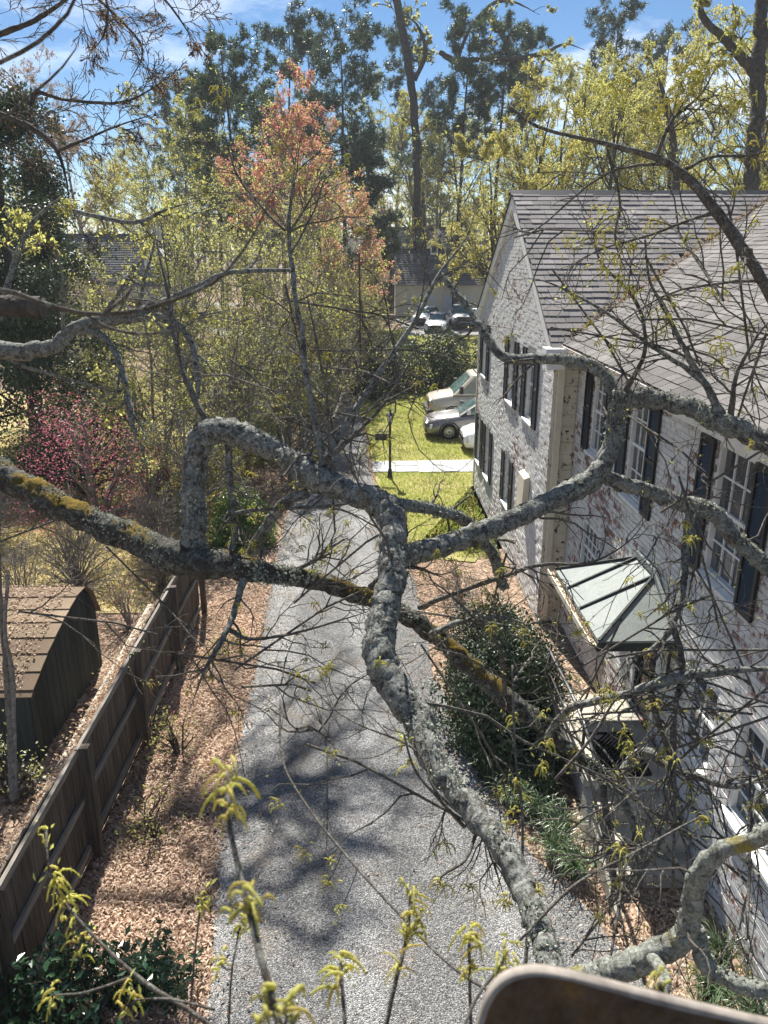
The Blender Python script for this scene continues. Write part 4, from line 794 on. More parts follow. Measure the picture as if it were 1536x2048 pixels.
# trunk (out of the picture at the left) carrying the limbs
tp = spline([(-5.6, 6.5, -.1), (-5.55, 6.5, 2.5), (-5.3, 6.5, 5), (-5.0, 6.6, 8.0), (-4.6, 6.8, 11)], 6); g = G(); g.tubes(tp[None], np.linspace(.5, .28, len(tp))[None], 18, True, .04); g.build('trunk', M['oak'], oak, True)
sec_def = [
 [(610, 985, 5.2, 14), (565, 1008, 5.3, 15), (530, 1060, 5.5, 15), (500, 1105, 5.7, 14), (470, 1150, 5.9, 12)],
 [(640, 940, 5.15, 14), (690, 850, 5.2, 10), (760, 745, 5.3, 8), (830, 640, 5.4, 7), (880, 545, 5.5, 5), (935, 470, 5.6, 3), (960, 380, 5.7, 2)],
 [(648, 930, 5.15, 12), (622, 800, 5.2, 9), (600, 650, 5.3, 8), (578, 470, 5.4, 6), (590, 330, 5.5, 4), (602, 240, 5.6, 2)],
 [(570, 460, 5.4, 4), (520, 410, 5.5, 3.5), (470, 340, 5.6, 3), (440, 220, 5.7, 2)],
 [(575, 470, 5.4, 4), (620, 400, 5.4, 3), (650, 345, 5.4, 2)],
 [(650, 920, 5.1, 9), (720, 860, 5.1, 6), (780, 790, 5.1, 4), (830, 700, 5.2, 3)],
 [(490, 1140, 5.4, 13), (475, 1200, 5.2, 9), (450, 1270, 5.0, 8), (410, 1340, 4.9, 6), (380, 1420, 4.8, 4)],
 [(460, 1262, 5.05, 7), (500, 1278, 5.0, 5), (560, 1272, 4.95, 4), (650, 1250, 4.9, 3), (760, 1215, 4.8, 2)],
 [(420, 862, 5.45, 10), (360, 720, 5.6, 8), (330, 560, 5.8, 5), (300, 430, 6.0, 3)],
 [(455, 870, 5.45, 12), (460, 960, 5.5, 10), (470, 1060, 5.5, 9), (455, 1120, 5.45, 10)],
 [(450, 1050, 5.5, 8), (480, 1025, 5.4, 6), (560, 1018, 5.2, 5), (680, 1010, 5.0, 4), (760, 990, 4.9, 3)],
 [(740, 1175, 5.0, 10), (790, 1140, 4.9, 8), (830, 1135, 4.8, 5), (900, 1160, 4.7, 3)],
 [(590, 1140, 5.4, 6), (650, 1112, 5.4, 6), (660, 1108, 5.4, 5)],
 [(1290, 480, 4.6, 3), (1300, 560, 4.8, 4), (1340, 640, 4.9, 6), (1380, 720, 5.0, 9), (1430, 800, 5.0, 12), (1450, 850, 5.0, 14)],
 [(1440, 840, 5.0, 12), (1400, 760, 5.0, 8), (1300, 690, 5.1, 6), (1220, 630, 5.2, 5), (1150, 590, 5.3, 4), (1080, 560, 5.4, 3), (1010, 560, 5.5, 2)],
 [(1240, 800, 5.2, 10), (1290, 700, 5.1, 6), (1270, 600, 5.1, 5), (1200, 520, 5.2, 4), (1180, 420, 5.2, 3)],
 [(1460, 860, 5.0, 10), (1470, 760, 4.9, 7), (1510, 680, 4.8, 5), (1560, 620, 4.7, 4)],
 [(1385, 1010, 5.3, 15), (1372, 1090, 5.2, 12), (1365, 1180, 5.1, 11), (1340, 1255, 5.0, 11), (1300, 1300, 4.95, 8), (1240, 1320, 4.9, 5)],
 [(1345, 1245, 5.0, 9), (1365, 1330, 4.9, 8), (1350, 1420, 4.8, 7), (1340, 1520, 4.7, 6), (1320, 1600, 4.6, 4)],
 [(1090, 1480, 5.2, 9), (1130, 1425, 5.0, 11), (1190, 1402, 4.9, 12), (1260, 1388, 4.8, 13), (1330, 1362, 4.75, 15), (1400, 1345, 4.7, 13), (1536, 1338, 4.6, 10), (1640, 1330, 4.6, 10)],
 [(1300, 1372, 4.8, 10), (1315, 1440, 4.8, 9), (1340, 1520, 4.8, 8), (1335, 1640, 4.7, 6)],
 [(1230, 1566, 5.3, 16), (1285, 1505, 5.2, 16), (1330, 1530, 5.1, 11), (1400, 1555, 5.0, 10), (1470, 1572, 4.9, 10), (1560, 1540, 4.8, 11)],
 [(1232, 1570, 5.3, 13), (1262, 1640, 5.2, 10), (1285, 1720, 5.1, 7), (1282, 1790, 5.1, 5)],
 [(1205, 1570, 5.3, 11), (1215, 1640, 5.2, 9), (1220, 1720, 5.1, 7), (1240, 1800, 5.0, 5)],
 [(1310, 318, 4.35, 6), (1345, 240, 4.3, 5), (1400, 190, 4.3, 4), (1440, 120, 4.3, 2)],
 [(1360, 345, 4.3, 6), (1420, 315, 4.3, 4), (1500, 310, 4.2, 4), (1570, 290, 4.2, 3)],
 [(1430, 425, 4.25, 7), (1380, 440, 4.3, 4), (1300, 470, 4.4, 4), (1200, 500, 4.5, 3), (1130, 540, 4.6, 2)],
 [(1215, 300, 4.4, 5), (1240, 400, 4.4, 4), (1230, 480, 4.5, 3), (1260, 560, 4.5, 2.5)],
 [(860, 1270, 5.5, 12), (930, 1240, 5.4, 8), (1000, 1235, 5.3, 6), (1060, 1250, 5.3, 4)],
 [(840, 1215, 5.5, 9), (900, 1190, 5.3, 7), (985, 1160, 5.2, 6), (1080, 1130, 5.1, 5), (1180, 1125, 5.0, 4), (1260, 1080, 4.9, 3), (1310, 1010, 4.9, 2)],
 [(1010, 1390, 5.4, 6), (1000, 1300, 5.2, 6), (960, 1250, 5.1, 5), (890, 1180, 5.0, 4), (840, 1150, 5.0, 3)],
 [(870, 1530, 3.8, 8), (905, 1600, 3.7, 5), (960, 1660, 3.6, 5), (985, 1720, 3.5, 5), (1010, 1800, 3.4, 4)],
 [(940, 1640, 3.6, 7), (870, 1580, 3.6, 4), (830, 1500, 3.7, 3), (700, 1440, 3.8, 2.5), (620, 1380, 3.9, 2)],
]
br = [limb(oak, [(u, v, w, r * .8) for u, v, w, r in d], M['oak'] if max(q[3] for q in d) > 11.5 else M['twig'], 'branch', 9, .05, .15, 5, i_ not in (9, 13)) for i_, d in enumerate(sec_def)]
flakes(oak, prim[:7], 330, .017, M['flake']); 
P_, R_ = zip(*[resample(p, r, 24) for p, r in prim[1:] + br]); PA, RA = np.array(P_), np.array(R_)
P0, R0 = zip(*[resample(p, r, 24) for p, r in br]); PB, RB_ = np.array(P0), np.array(R0)
t1, r1 = spawn(PA, np.minimum(RA, .02), 4, .3, .9, -.02, 7, .22, .15, 1, .5, .4, .35)
t2, r2 = spawn(np.concatenate([PB[:, ::4], t1[:, ::1][:, :6]]) if False else PB, np.minimum(RB_, .014), 6, .36, .8, -.03, 7, .22, .2, 1, .5, .35, .25)
tw1 = np.concatenate([t1, t2]); rw1 = np.maximum(np.concatenate([r1, r2]), .0025)
t3, r3 = spawn(tw1, rw1, 4, .42, .7, -.03, 5, .22, .25, 1, .6, .5, .12); r3 = np.maximum(r3, .0018)
g = G(); g.tubes(tw1, rw1, 5); g.tubes(t3, r3, 4); g.build('twigs', M['twig'], oak, kind='stuff')
# extra dense hanging twig spray at the right, in front of the house wall
seed = [(1400, 1100, 5.0), (1450, 1250, 4.7), (1380, 1300, 4.8), (1480, 1420, 4.4), (1400, 1480, 4.5), (1500, 1560, 4.3), (1330, 1640, 4.6), (1250, 1700, 4.8), (1180, 1500, 5.0), (1300, 1250, 4.9), (1440, 650, 4.8), (1350, 620, 4.9), (1250, 680, 5.1), (1180, 640, 5.2), (1500, 760, 4.7), (1330, 880, 5.1), (1460, 940, 4.9), (1420, 1650, 4.3), (1200, 1330, 5.0), (1050, 1330, 5.2), (1480, 560, 4.6), (1380, 500, 4.6), (1130, 460, 5.0), (1230, 1800, 4.6), (1300, 1720, 4.5), (1230, 1860, 4.3), (600, 1250, 5.0), (690, 1120, 5.0), (560, 1370, 4.8), (880, 1230, 5.2), (960, 1330, 5.0), (500, 1330, 5.0), (630, 1460, 4.6), (780, 1560, 4.0), (1000, 1150, 5.1), (640, 830, 5.3), (700, 740, 5.4), (600, 700, 5.5), (480, 760, 5.6), (300, 1180, 5.6), (180, 1240, 5.8), (720, 650, 5.6), (930, 1420, 4.9), (60, 1060, 6.0), (1350, 1560, 4.4), (1450, 1500, 4.4), (1290, 1620, 4.6), (1500, 1700, 4.0), (1400, 1760, 4.2), (1330, 1420, 4.7), (1200, 1620, 4.9), (620, 880, 5.2), (680, 800, 5.3), (740, 820, 5.3), (560, 800, 5.4), (660, 900, 5.1), (760, 700, 5.4), (640, 720, 5.4), (700, 620, 5.5)]
sp = np.array([P(u, v, d) for u, v, d in seed]); dd = unit(rng.standard_normal((len(sp), 3)) * A(1, 1, .8)); base = np.stack([sp - dd * .5, sp - dd * .2, sp + dd * .2, sp + dd * .5 + A(0, 0, -.06)], 1)
b1, q1 = spawn(base, np.full((len(sp), 4), .0075), 4, .8, .7, -.03, 7, .25, 0, 1, .8, .35, .3)
b2, q2 = spawn(b1, q1, 4, .5, .7, -.04, 6, .22, .2, 1, .7, .4, .12); q2 = np.maximum(q2, .0018)
g = G(); g.tubes(base, np.full((len(sp), 4), .0075), 6); g.tubes(b1, q1, 5); g.tubes(b2, q2, 4); g.build('twigs', M['twig'], oak, kind='stuff')
# catkins: drooping tassels
def catkin_geo(g, pts, ln, droop=1.0, r=.0035):
    n = len(pts); d = unit(rng.standard_normal((n, 3)) * A(1, 1, .5) + A(0, 0, .25)); L_ = ln * rng.uniform(.6, 1.25, n)[:, None]; q = [pts]
    for k in range(5): q.append(q[-1] + d * L_ / 5); d = unit(d + A(0, 0, -.55 * droop))
    Q_ = np.stack(q, 1); t_ = np.linspace(0, 5, 16); i_ = np.minimum(t_.astype(int), 4); Q_ = Q_[:, i_] * (1 - (t_ - i_))[None, :, None] + Q_[:, i_ + 1] * (t_ - i_)[None, :, None]; rad = r * np.where(np.arange(16) % 2, 1.2, .65)[None] * np.linspace(1.1, .5, 16)[None] * rng.uniform(.8, 1.2, (n, 1)); g.tubes(Q_, rad, 5, True, .22)
def clusters(paths, n, ln, k=7):
    M_, N_, _ = paths.shape; i = rng.integers(0, M_, n); c = paths[i, -1]; return np.repeat(c, k, 0) + .012 * rng.standard_normal((n * k, 3))
g = G(); catkin_geo(g, clusters(t3, 190, .06, 7), .06); catkin_geo(g, clusters(b2, 90, .06, 7), .06)
for u, v, d, k in [(1235, 180, 4.3, 22), (1380, 170, 4.2, 34), (1400, 130, 4.2, 24), (1300, 240, 4.3, 14), (1080, 230, 4.5, 16), (1150, 230, 4.4, 16), (1210, 520, 4.5, 20), (1215, 440, 4.5, 14), (1250, 560, 4.5, 14), (1190, 470, 4.5, 12), (1290, 440, 4.4, 8), (1430, 590, 4.4, 10), (1420, 470, 4.3, 10), (1510, 290, 4.2, 10), (1500, 60, 4.2, 8), (1120, 490, 4.8, 10), (1440, 690, 4.6, 12), (1330, 640, 4.8, 14), (1220, 690, 5.0, 12), (1230, 1385, 4.6, 0), (1050, 190, 4.6, 10), (1480, 200, 4.2, 16), (1340, 210, 4.3, 18)]:
    if k: catkin_geo(g, P(u, v, d) + .05 * rng.standard_normal((k, 3)) * A(1, 1, .7), .10, 1.3, .0042)
g.build('catkins', M['catkin'], oak, True, kind='stuff')
g = G(); g.leaves(pick(np.concatenate([t3, b2[:, :5]]), 2400, .006, .5), .020, aspect=.4, up=.3); g.build('young_leaves', M['budleaf'], oak, kind='stuff')

# lichen branch in the lower right, close to the camera
lb = thing('lichen_branch', 'pale lichen and yellow crusted branch at lower right above the lift bucket', 'branch', P(1500, 1990, 2.6))
X1 = [(1108, 1968, 2.88, 22), (1180, 1950, 2.85, 30), (1250, 1935, 2.8, 34), (1320, 1905, 2.75, 34), (1370, 1870, 2.7, 31), (1388, 1800, 2.65, 27), (1400, 1745, 2.6, 26), (1440, 1705, 2.55, 24), (1490, 1685, 2.5, 24), (1560, 1655, 2.4, 24), (1700, 1600, 2.3, 20), (1830, 1550, 2.25, 13), (1960, 1520, 2.2, 4)]
X2 = [(1390, 1860, 2.7, 25), (1410, 1925, 2.68, 24), (1450, 1955, 2.66, 23), (1500, 1975, 2.62, 22), (1600, 2000, 2.6, 18), (1720, 2050, 2.6, 11), (1820, 2100, 2.6, 4)]
X3 = [(1300, 1910, 2.75, 16), (1330, 1955, 2.6, 14), (1325, 2000, 2.5, 12), (1320, 2100, 2.45, 8), (1330, 2200, 2.4, 3)]
xs_ = [limb(lb, X1, M['oak_yellow'], sides=18), limb(lb, X2, M['oak_yellow'], sides=16), limb(lb, X3, M['oak_yellow'], 'branch', 12)]
flakes(lb, xs_[:2], 420, .012, M['flake'])
P_, R_ = zip(*[resample(p, r, 20) for p, r in xs_]); u1, s1_ = spawn(np.array(P_), np.full((3, 20), .009), 5, .28, .9, 0, 7, .22, .2, 1, .6, .35, .3); u2, s2_ = spawn(u1, s1_, 4, .5, .7, 0, 5, .2, .2, 1, .6, .5, .1)
g = G(); g.tubes(u1, s1_, 5); g.tubes(u2, np.maximum(s2_, .0014), 4); g.build('twigs', M['twig'], lb, kind='stuff')

# foreground twigs with tassels, close to the lens
def fore(label, pts, cl, d0, ln=.055, cr=.0042, k=9):
    t = thing('catkin_twig', label, 'twig', P(*pts[0][:3]), 'catkin twigs in the foreground'); path, rad = limb(t, pts, M['twig'], 'stem', 8, .03, .05, 6)
    for u, v, d in cl:
        c = P(u, v, d); n_ = rng.integers(max(k - 4, 3), k + 6); sc_ = rng.uniform(.65, 1.25)
        for q in range(n_):
            g = G(); catkin_geo(g, (c + .006 * rng.standard_normal(3) + UP * rng.uniform(-.02, .02))[None], ln * sc_, rng.uniform(.6, 1.4), cr * .62); g.build('catkin', M['catkin'], t, True)
        g = G(); g.leaves(c + .01 * rng.standard_normal((6, 3)) * d, .012 * min(d, 2.0), aspect=.3, up=.5); g.build('leaf_buds', M['budleaf'], t, kind='stuff')
        # side stalk joining the cluster to the stem
        j = np.argmin(np.linalg.norm(path - c, axis=1)); g = G(); g.tubes(spline([path[j], (path[j] + c) / 2 + A(0, 0, -.01), c], 4)[None], np.full((1, 9), .0022), 5, True); g.build('stalk', M['twig'], t)
fore('blurred tall twig with yellow tassels rising from the bottom left of centre', [(585, 2150, .8, 9), (545, 2000, .85, 8), (510, 1870, .9, 8), (478, 1740, .95, 7), (458, 1640, 1.0, 6), (455, 1545, 1.05, 4)], [(457, 1610, 1.0), (452, 1555, 1.05), (500, 1815, .92), (540, 2010, .85), (575, 2035, .82)], .9, .05, .004, 10)
fore('long slender twig with tassels slanting over the glossy shrub at bottom left', [(520, 2130, 1.6, 5), (400, 2035, 1.65, 5), (290, 1965, 1.7, 5), (200, 1885, 1.75, 4), (125, 1800, 1.8, 3.5), (98, 1740, 1.8, 3), (92, 1660, 1.85, 2.5)], [(95, 1670, 1.85), (110, 1760, 1.8), (130, 1810, 1.8), (150, 1850, 1.78), (165, 1885, 1.76)], 1.7, .05, .0045, 7)
fore('short side twig with bright yellow tassels over the glossy shrub leaves', [(430, 2020, 1.6, 3), (340, 1998, 1.62, 2.6), (270, 2000, 1.62, 2.4)], [(262, 2005, 1.62), (255, 1995, 1.62)], 1.6, .05, .0045, 7)
fore('twig with one tassel cluster at the far lower left corner', [(260, 1955, 1.68, 3), (170, 1985, 1.68, 2.6), (105, 1990, 1.68, 2)], [(102, 1992, 1.68)], 1.6, .045, .0042, 6)
fore('thin upright twig with drooping tassels at the mulch edge', [(375, 2150, 1.9, 3), (385, 1960, 1.95, 2.6), (402, 1800, 2.0, 2)], [(403, 1812, 2.0)], 2.0, .05, .0045, 7)
fore('thin dark twig rising along the gravel edge with small tassels', [(455, 2150, 1.5, 3), (462, 1960, 1.55, 2.6), (480, 1850, 1.6, 2)], [(480, 1855, 1.6), (440, 1925, 1.58)], 1.5, .035, .004, 5)
fore('stout twig with fat tassel cluster at bottom centre', [(705, 2180, 1.15, 5), (690, 2050, 1.2, 5), (682, 1930, 1.25, 4)], [(682, 1925, 1.25), (680, 1960, 1.23)], 1.2, .05, .0048, 9)
fore('forked twig with tassels standing right of the bottom centre cluster', [(755, 2150, 1.5, 5), (785, 1990, 1.55, 5), (812, 1880, 1.6, 4), (822, 1790, 1.65, 3)], [(835, 1845, 1.62), (795, 1930, 1.57), (822, 1795, 1.65), (812, 1850, 1.6)], 1.6, .055, .0045, 8)
fore('slim twig with tassels just left of the lift bucket', [(945, 2150, 1.5, 4), (940, 1990, 1.5, 3.5), (938, 1870, 1.5, 3)], [(938, 1872, 1.5), (940, 1935, 1.5)], 1.5, .045, .0045, 8)
fore('arching twig with tassels leaning over the lift bucket rim', [(905, 2120, 1.3, 5), (950, 2000, 1.35, 4), (1000, 1935, 1.4, 3.5), (1012, 1900, 1.4, 3)], [(1003, 1930, 1.4), (1015, 1900, 1.4)], 1.4, .045, .0042, 6)
fore('tassel twig hanging in front of the lift bucket rim', [(1330, 2120, .95, 4), (1325, 2000, .95, 3.5), (1320, 1965, .95, 3)], [(1318, 1970, .95)], .95, .032, .003, 9)
fore('twig crossing the steps with yellow tassels near the wall', [(1040, 1880, 3.0, 3.5), (1150, 1770, 3.1, 3.5), (1270, 1705, 3.2, 3), (1360, 1655, 3.3, 2.5), (1400, 1635, 3.3, 2)], [(1395, 1640, 3.3), (1410, 1635, 3.3), (1240, 1700, 3.2)], 3.2, .05, .006, 7)
fore('long thin twig slanting across the gravel with bright tips', [(990, 1990, 2.4, 4), (900, 1930, 2.5, 3.5), (800, 1830, 2.7, 3), (700, 1720, 2.9, 3), (620, 1620, 3.1, 2.6), (565, 1520, 3.3, 2.6), (560, 1400, 3.5, 2.4)], [(655, 1765, 2.95), (680, 1820, 2.85)], 2.8, .04, .004, 5)
fore('hanging twig with yellow tassels in front of the dark mound', [(1040, 1790, 3.6, 3.5), (1045, 1640, 3.7, 3.5), (1030, 1500, 3.8, 3), (1025, 1330, 3.9, 2)], [(1085, 1530, 3.75), (1030, 1565, 3.75), (1025, 1440, 3.85), (1095, 1490, 3.75)], 3.7, .07, .007, 8)
fore('twig with bright tassels hanging above the doormat', [(1110, 1560, 3.8, 4), (1180, 1480, 3.8, 3.5), (1230, 1400, 3.8, 3), (1260, 1380, 3.8, 2)], [(1250, 1465, 3.8), (1218, 1385, 3.8), (1258, 1490, 3.8)], 3.8, .07, .007, 8)
fore('dark twig with tassels hanging beside the main limb', [(930, 1655, 3.6, 5), (880, 1600, 3.6, 4), (830, 1540, 3.6, 3.5), (808, 1470, 3.65, 2.5)], [(810, 1480, 3.65), (815, 1520, 3.63)], 3.6, .07, .007, 7)
fore('twig with drooping tassels hanging below the main limb', [(955, 1660, 3.5, 5), (930, 1720, 3.4, 4), (885, 1750, 3.3, 3), (880, 1770, 3.3, 2)], [(882, 1768, 3.3), (1012, 1800, 3.2)], 3.4, .07, .007, 8)
# blurred branch ends near the lens at left
def blurred(label, defs):
    t = thing('blurred_branch', label, 'branch', P(*defs[0][0][:3]))
    for d in defs: limb(t, d, M['twig'], 'stem', 10, .03, .05, 6, True)
blurred('smooth out of focus branch sweeping across the left shrubs', [[(-60, 572, 1.3, 7), (20, 583, 1.3, 6), (75, 603, 1.3, 6), (150, 624, 1.3, 6), (210, 629, 1.3, 5.5), (290, 618, 1.3, 5), (370, 592, 1.3, 5), (440, 556, 1.3, 4), (500, 480, 1.3, 3.5), (540, 400, 1.3, 3), (560, 330, 1.3, 3.5)], [(170, 628, 1.3, 4), (215, 655, 1.3, 4), (280, 668, 1.3, 3.5), (355, 662, 1.3, 4)], [(205, 628, 1.3, 4), (245, 600, 1.3, 4), (268, 570, 1.3, 3)]])
blurred('dark out of focus branch crossing the top left corner sky', [[(-30, 140, 1.5, 5), (60, 95, 1.5, 4.5), (110, 55, 1.5, 4), (140, 20, 1.5, 3.5), (165, -40, 1.5, 3), (200, -120, 1.5, 2)], [(-30, 270, 1.6, 3.5), (50, 200, 1.6, 3), (110, 150, 1.6, 2.5), (150, 100, 1.6, 2), (165, 60, 1.6, 1.2)]])

# ================================================================== lift bucket rim
m = Mt('brown_fibreglass'); c_ = m.ramp(m.noise(26, 8, .7), (.3, (.03, .016, .009)), (.55, (.10, .052, .02)), (.75, (.24, .13, .035))); nn_ = m.n('SeparateXYZ', {0: m.n('NewGeometry').outputs['Normal']}).outputs['Z']
c_ = m.mix(m.ramp(m.noise(60, 5), (.4, 0.0), (.6, .6)), c_, (.10, .07, .05)); M['bucket'] = m.fin(m.bsdf(c_, .75, m.bump(m.noise(120, 5), .5, .004), .3))
M['bucketrim'] = solid('worn_grey_rim', (.26, .23, .20), .7, .3, var=.35, scale=40)
bk = thing('lift_bucket', 'brown weathered lift bucket rim at the bottom right corner', 'lift bucket', P(1300, 2600, .75))
outl = [(930, 2300), (945, 2100), (958, 2040), (975, 1990), (1000, 1957), (1035, 1939), (1085, 1934), (1160, 1948), (1300, 1984), (1450, 2020), (1650, 2066), (1900, 2130), (1960, 2180), (1980, 2300)]
front = spline([P(u, v + 14, .74 + .00006 * (u - 1000)) for u, v in outl], 5); th = unit(FW * A(1, 1, 0)) * .035; bot = front.copy()
n_ = len(front); ce = P(1400, 2330, .78); g = G(); prof_ = [(-.004, 0), (-.001, .0), (.001, .002), (.0015, .005), (.0015, .008), (.0, .011), (-.003, .012)]
cen = front.mean(0) - UP * .05; rings = []
for o_, d_ in prof_:
    out_ = unit(front - cen); rings.append(front + out_ * o_ + unit(th) * d_)
V = np.concatenate(rings); g.add(V, [(r * n_ + i, r * n_ + i + 1, (r + 1) * n_ + i + 1, (r + 1) * n_ + i) for r in range(len(prof_) - 1) for i in range(n_ - 1)])
g.build('rim', M['bucketrim'], bk, True)
g = G(); low = front.copy(); low = front * .0 + np.array([P(u, 2700, .76) for u in np.linspace(930, 1980, n_)]); g.add(np.vstack([front + unit(th) * .0005, low]), [(i, i + 1, n_ + i + 1, n_ + i) for i in range(n_ - 1)]); g.add(np.vstack([front + unit(th) * .0115, low + unit(th) * .0115]), [(i, n_ + i, n_ + i + 1, i + 1) for i in range(n_ - 1)]); g.build('panel', M['bucket'], bk)

bh = -unit(FW * A(1, 1, 0)) * .8
for a_, b_, sx in ((front[4], low[0], 1), (front[-5], low[-1], -1)):
    g = G(); g.prism([a_, b_, b_ + bh, a_ + bh], RT * .012 * sx); g.build('side_wall', M['bucket'], bk)
g = G(); g.prism([low[0], low[-1], low[-1] + bh, low[0] + bh], A(0, 0, -.012)); g.build('floor', M['bucket'], bk)
# ================================================================== ground litter, grass
def inside_drive(x, y): return (x > edge(y, DL)) & (x < edge(y, DR))
def scatter(n, x0, x1, y0, y1): return rng.uniform(x0, x1, n), rng.uniform(y0, y1, n)
def litter(name, n, x0, x1, y0, y1, z, size, mat, keepf=None, aspect=.24):
    x, y = scatter(n, x0, x1, y0, y1); k = ~inside_drive(x, y)
    if keepf is not None: k &= keepf(x, y)
    x, y = x[k], y[k]; g = G(); g.leaves(np.stack([x, y, gz(y) + z + .035 * rng.random(len(x))], 1), size, aspect=aspect, up=1.7, fold=.35, flat=.3); return g.build(name, mat, None, kind='stuff')
o = litter('leaf_litter', 60000, -3.3, -1.2, 3.5, 15.5, .0, .075, M['litter']); tag(o, 'dry brown leaf litter between fence and driveway', 'leaves')
o = litter('leaf_litter', 34000, .6, 3.8, 5.2, 24, .0, .07, M['litter'], lambda x, y: (x - edge(y, DR) < .75 + .3 * np.sin(y * 2)) & ((y < 18) | (x - edge(y, DR) < .28))); tag(o, 'dry leaves strewn along the right edge of the driveway', 'leaves')
o = litter('leaf_litter', 30000, -12, -3.4, 4, 22, .0, .075, M['litter'], lambda x, y: ~((x < -4.7) & (x > -8.4) & (y > 9.4) & (y < 12.4))); tag(o, 'brown leaf litter on the ground behind the fence', 'leaves')
o = litter('leaf_litter', 12000, -5.5, -1.8, 15, 34, .0, .09, M['litter'], lambda x, y: x > edge(y, DL) - 1.6); tag(o, 'brown leaves along the far left driveway edge', 'leaves')
x = rng.normal(-3.78, .1, 9000); y = rng.uniform(3.2, 13.2, 9000); g = G(); g.leaves(np.stack([x, y, .76 + .07 * rng.random(9000)], 1), .06, aspect=.38, up=1.5, fold=.35, flat=.3); o = g.build('leaf_litter', M['litter'], kind='stuff'); tag(o, 'sunlit dry leaves heaped on the ledge behind the fence', 'leaves')
# stray leaves on the driveway itself, thicker at its edges
n = 3800; y = rng.uniform(4.5, 26, n); e0, e1 = edge(y, DL), edge(y, DR); s = np.where(rng.random(n) < .55, np.abs(rng.normal(0, .12, n)), 1 - np.abs(rng.normal(0, .10, n))); s = np.where(rng.random(n) < .12, rng.random(n), s); x = e0 + (e1 - e0) * np.clip(s, 0, 1)
g = G(); g.leaves(np.stack([x, y, .07 + 0 * x], 1), .05, aspect=.35, up=2.2); o = g.build('stray_leaves', M['litter'], kind='stuff'); tag(o, 'stray dry leaves lying on the gravel driveway', 'leaves')
def grass(label, n, x0, x1, y0, y1, h, mat, keepf):
    x, y = scatter(n, x0, x1, y0, y1); k = keepf(x, y); x, y = x[k], y[k]; m_ = len(x); b = np.stack([x, y, gz(y)], 1); d = rng.standard_normal((m_, 3)) * A(.5, .5, 0) + A(0, 0, 1); hh = (h * rng.uniform(.5, 1.3, m_))[:, None]; a_ = rng.uniform(0, 2 * pi, m_); w = np.stack([np.cos(a_), np.sin(a_), 0 * a_], 1) * hh * .16
    g = G(); g.add(np.stack([b - w, b + w, b + d * hh], 1).reshape(-1, 3), None, np.arange(3 * m_).reshape(-1, 3)); o = g.build('grass', mat, kind='stuff'); tag(o, label, 'grass')
grass('short yellow green grass of the lawn beside the house', 90000, -.3, 7.5, 17, 41, .075, M['grass'], lambda x, y: (x > edge(y, DR) + .12 + .1 * np.sin(y * 3)) & ~((x > .2) & (x < 5.2) & (y > 24.55) & (y < 26.15)) & ~((x > 3.3) & (y < 23.1)) & (x < 7.5) & (y > 16.9 + .5 * np.sin(x * 4)))
grass('dry straw coloured grass beyond the shed at left', 50000, -16, -3.8, 14.5, 30, .09, M['drygrass'], lambda x, y: x < edge(y, DL) - 1.5)
grass('bright grass strip around the far parking apron', 30000, -3, 10, 43.5, 65, .12, M['grass'], lambda x, y: (x > edge(y, DR) + .4) & ~((x > 3.5) & (y > 61.8)))

# ================================================================== trees and shrubs
def tree(name, label, base, h, lm, nleaf, lsize, bark='bark', r=None, k=(12, 6, 4), lens=(.55, .5, .5), start=.3, ang=.8, up=.06, lean=(0, 0), group=None, lm2=None, aspect=.55, jit=.1, droop=.2, trunks=1, split=.6, catg='tree'):
    base = A(*base); base[2] = gz(base[1]); t = thing(name, label, catg, base, group); r = r or h * .016; lv = [[], [], [], []]
    gt = G(); gb = G()
    for q in range(trunks):
        dx = rng.normal(0, .12, 2) * (trunks > 1)
        pts = [base + A(*(dx * h * .25), 0) * 0]; d = unit(A(lean[0] + dx[0], lean[1] + dx[1], 1))
        for i in range(8): pts.append(pts[-1] + d * h / 8); d = unit(d + .07 * rng.standard_normal(3) + A(0, 0, .08))
        tp_ = spline(pts, 3); tr = np.linspace(1, .12, len(tp_)) ** .9 * r; gt.tubes(tp_[None], tr[None], 8, False, .04)
        a1, b1_ = spawn(tp_[None], tr[None], k[0], lens[0], ang, up, 7, .16, start, 1, .55, .25); a2, b2_ = spawn(a1, b1_, k[1], lens[1], .75, up * .6, 6, .18, .2, 1, .6, .3); a3, b3_ = spawn(a2, b2_, k[2], lens[2], .7, up * .3, 5, .2, .2, 1, .65, .4)
        for l_, x_ in zip(lv, ((a1, b1_), (a2, b2_), (a3, b3_))): l_.append(x_)
    a1, b1_ = [np.concatenate(z) for z in zip(*lv[0])]; a2, b2_ = [np.concatenate(z) for z in zip(*lv[1])]; a3, b3_ = [np.concatenate(z) for z in zip(*lv[2])]
    mn = .008 if base[1] < 40 else .012; gt.build('trunk', M[bark], t, True); gb.tubes(a1, b1_, 5); gb.tubes(a2, np.maximum(b2_, mn), 4); gb.tubes(a3, np.maximum(b3_, mn), 3); gb.build('branches', M[bark], t, kind='stuff')
    if nleaf:
        g = G(); g.leaves(pick(a3, nleaf, lsize * jit * 6, .2), lsize, aspect=aspect, droop=droop); g.build('crown', M[lm], t)
        if lm2: z = pick(a3, int(nleaf * split), lsize * jit * 6, .2); s_ = z[:, 2] > np.quantile(z[:, 2], .25); g = G(); g.leaves(z[s_], lsize, aspect=aspect, droop=droop); g.build('crown_keys', M[lm2], t)
    return t
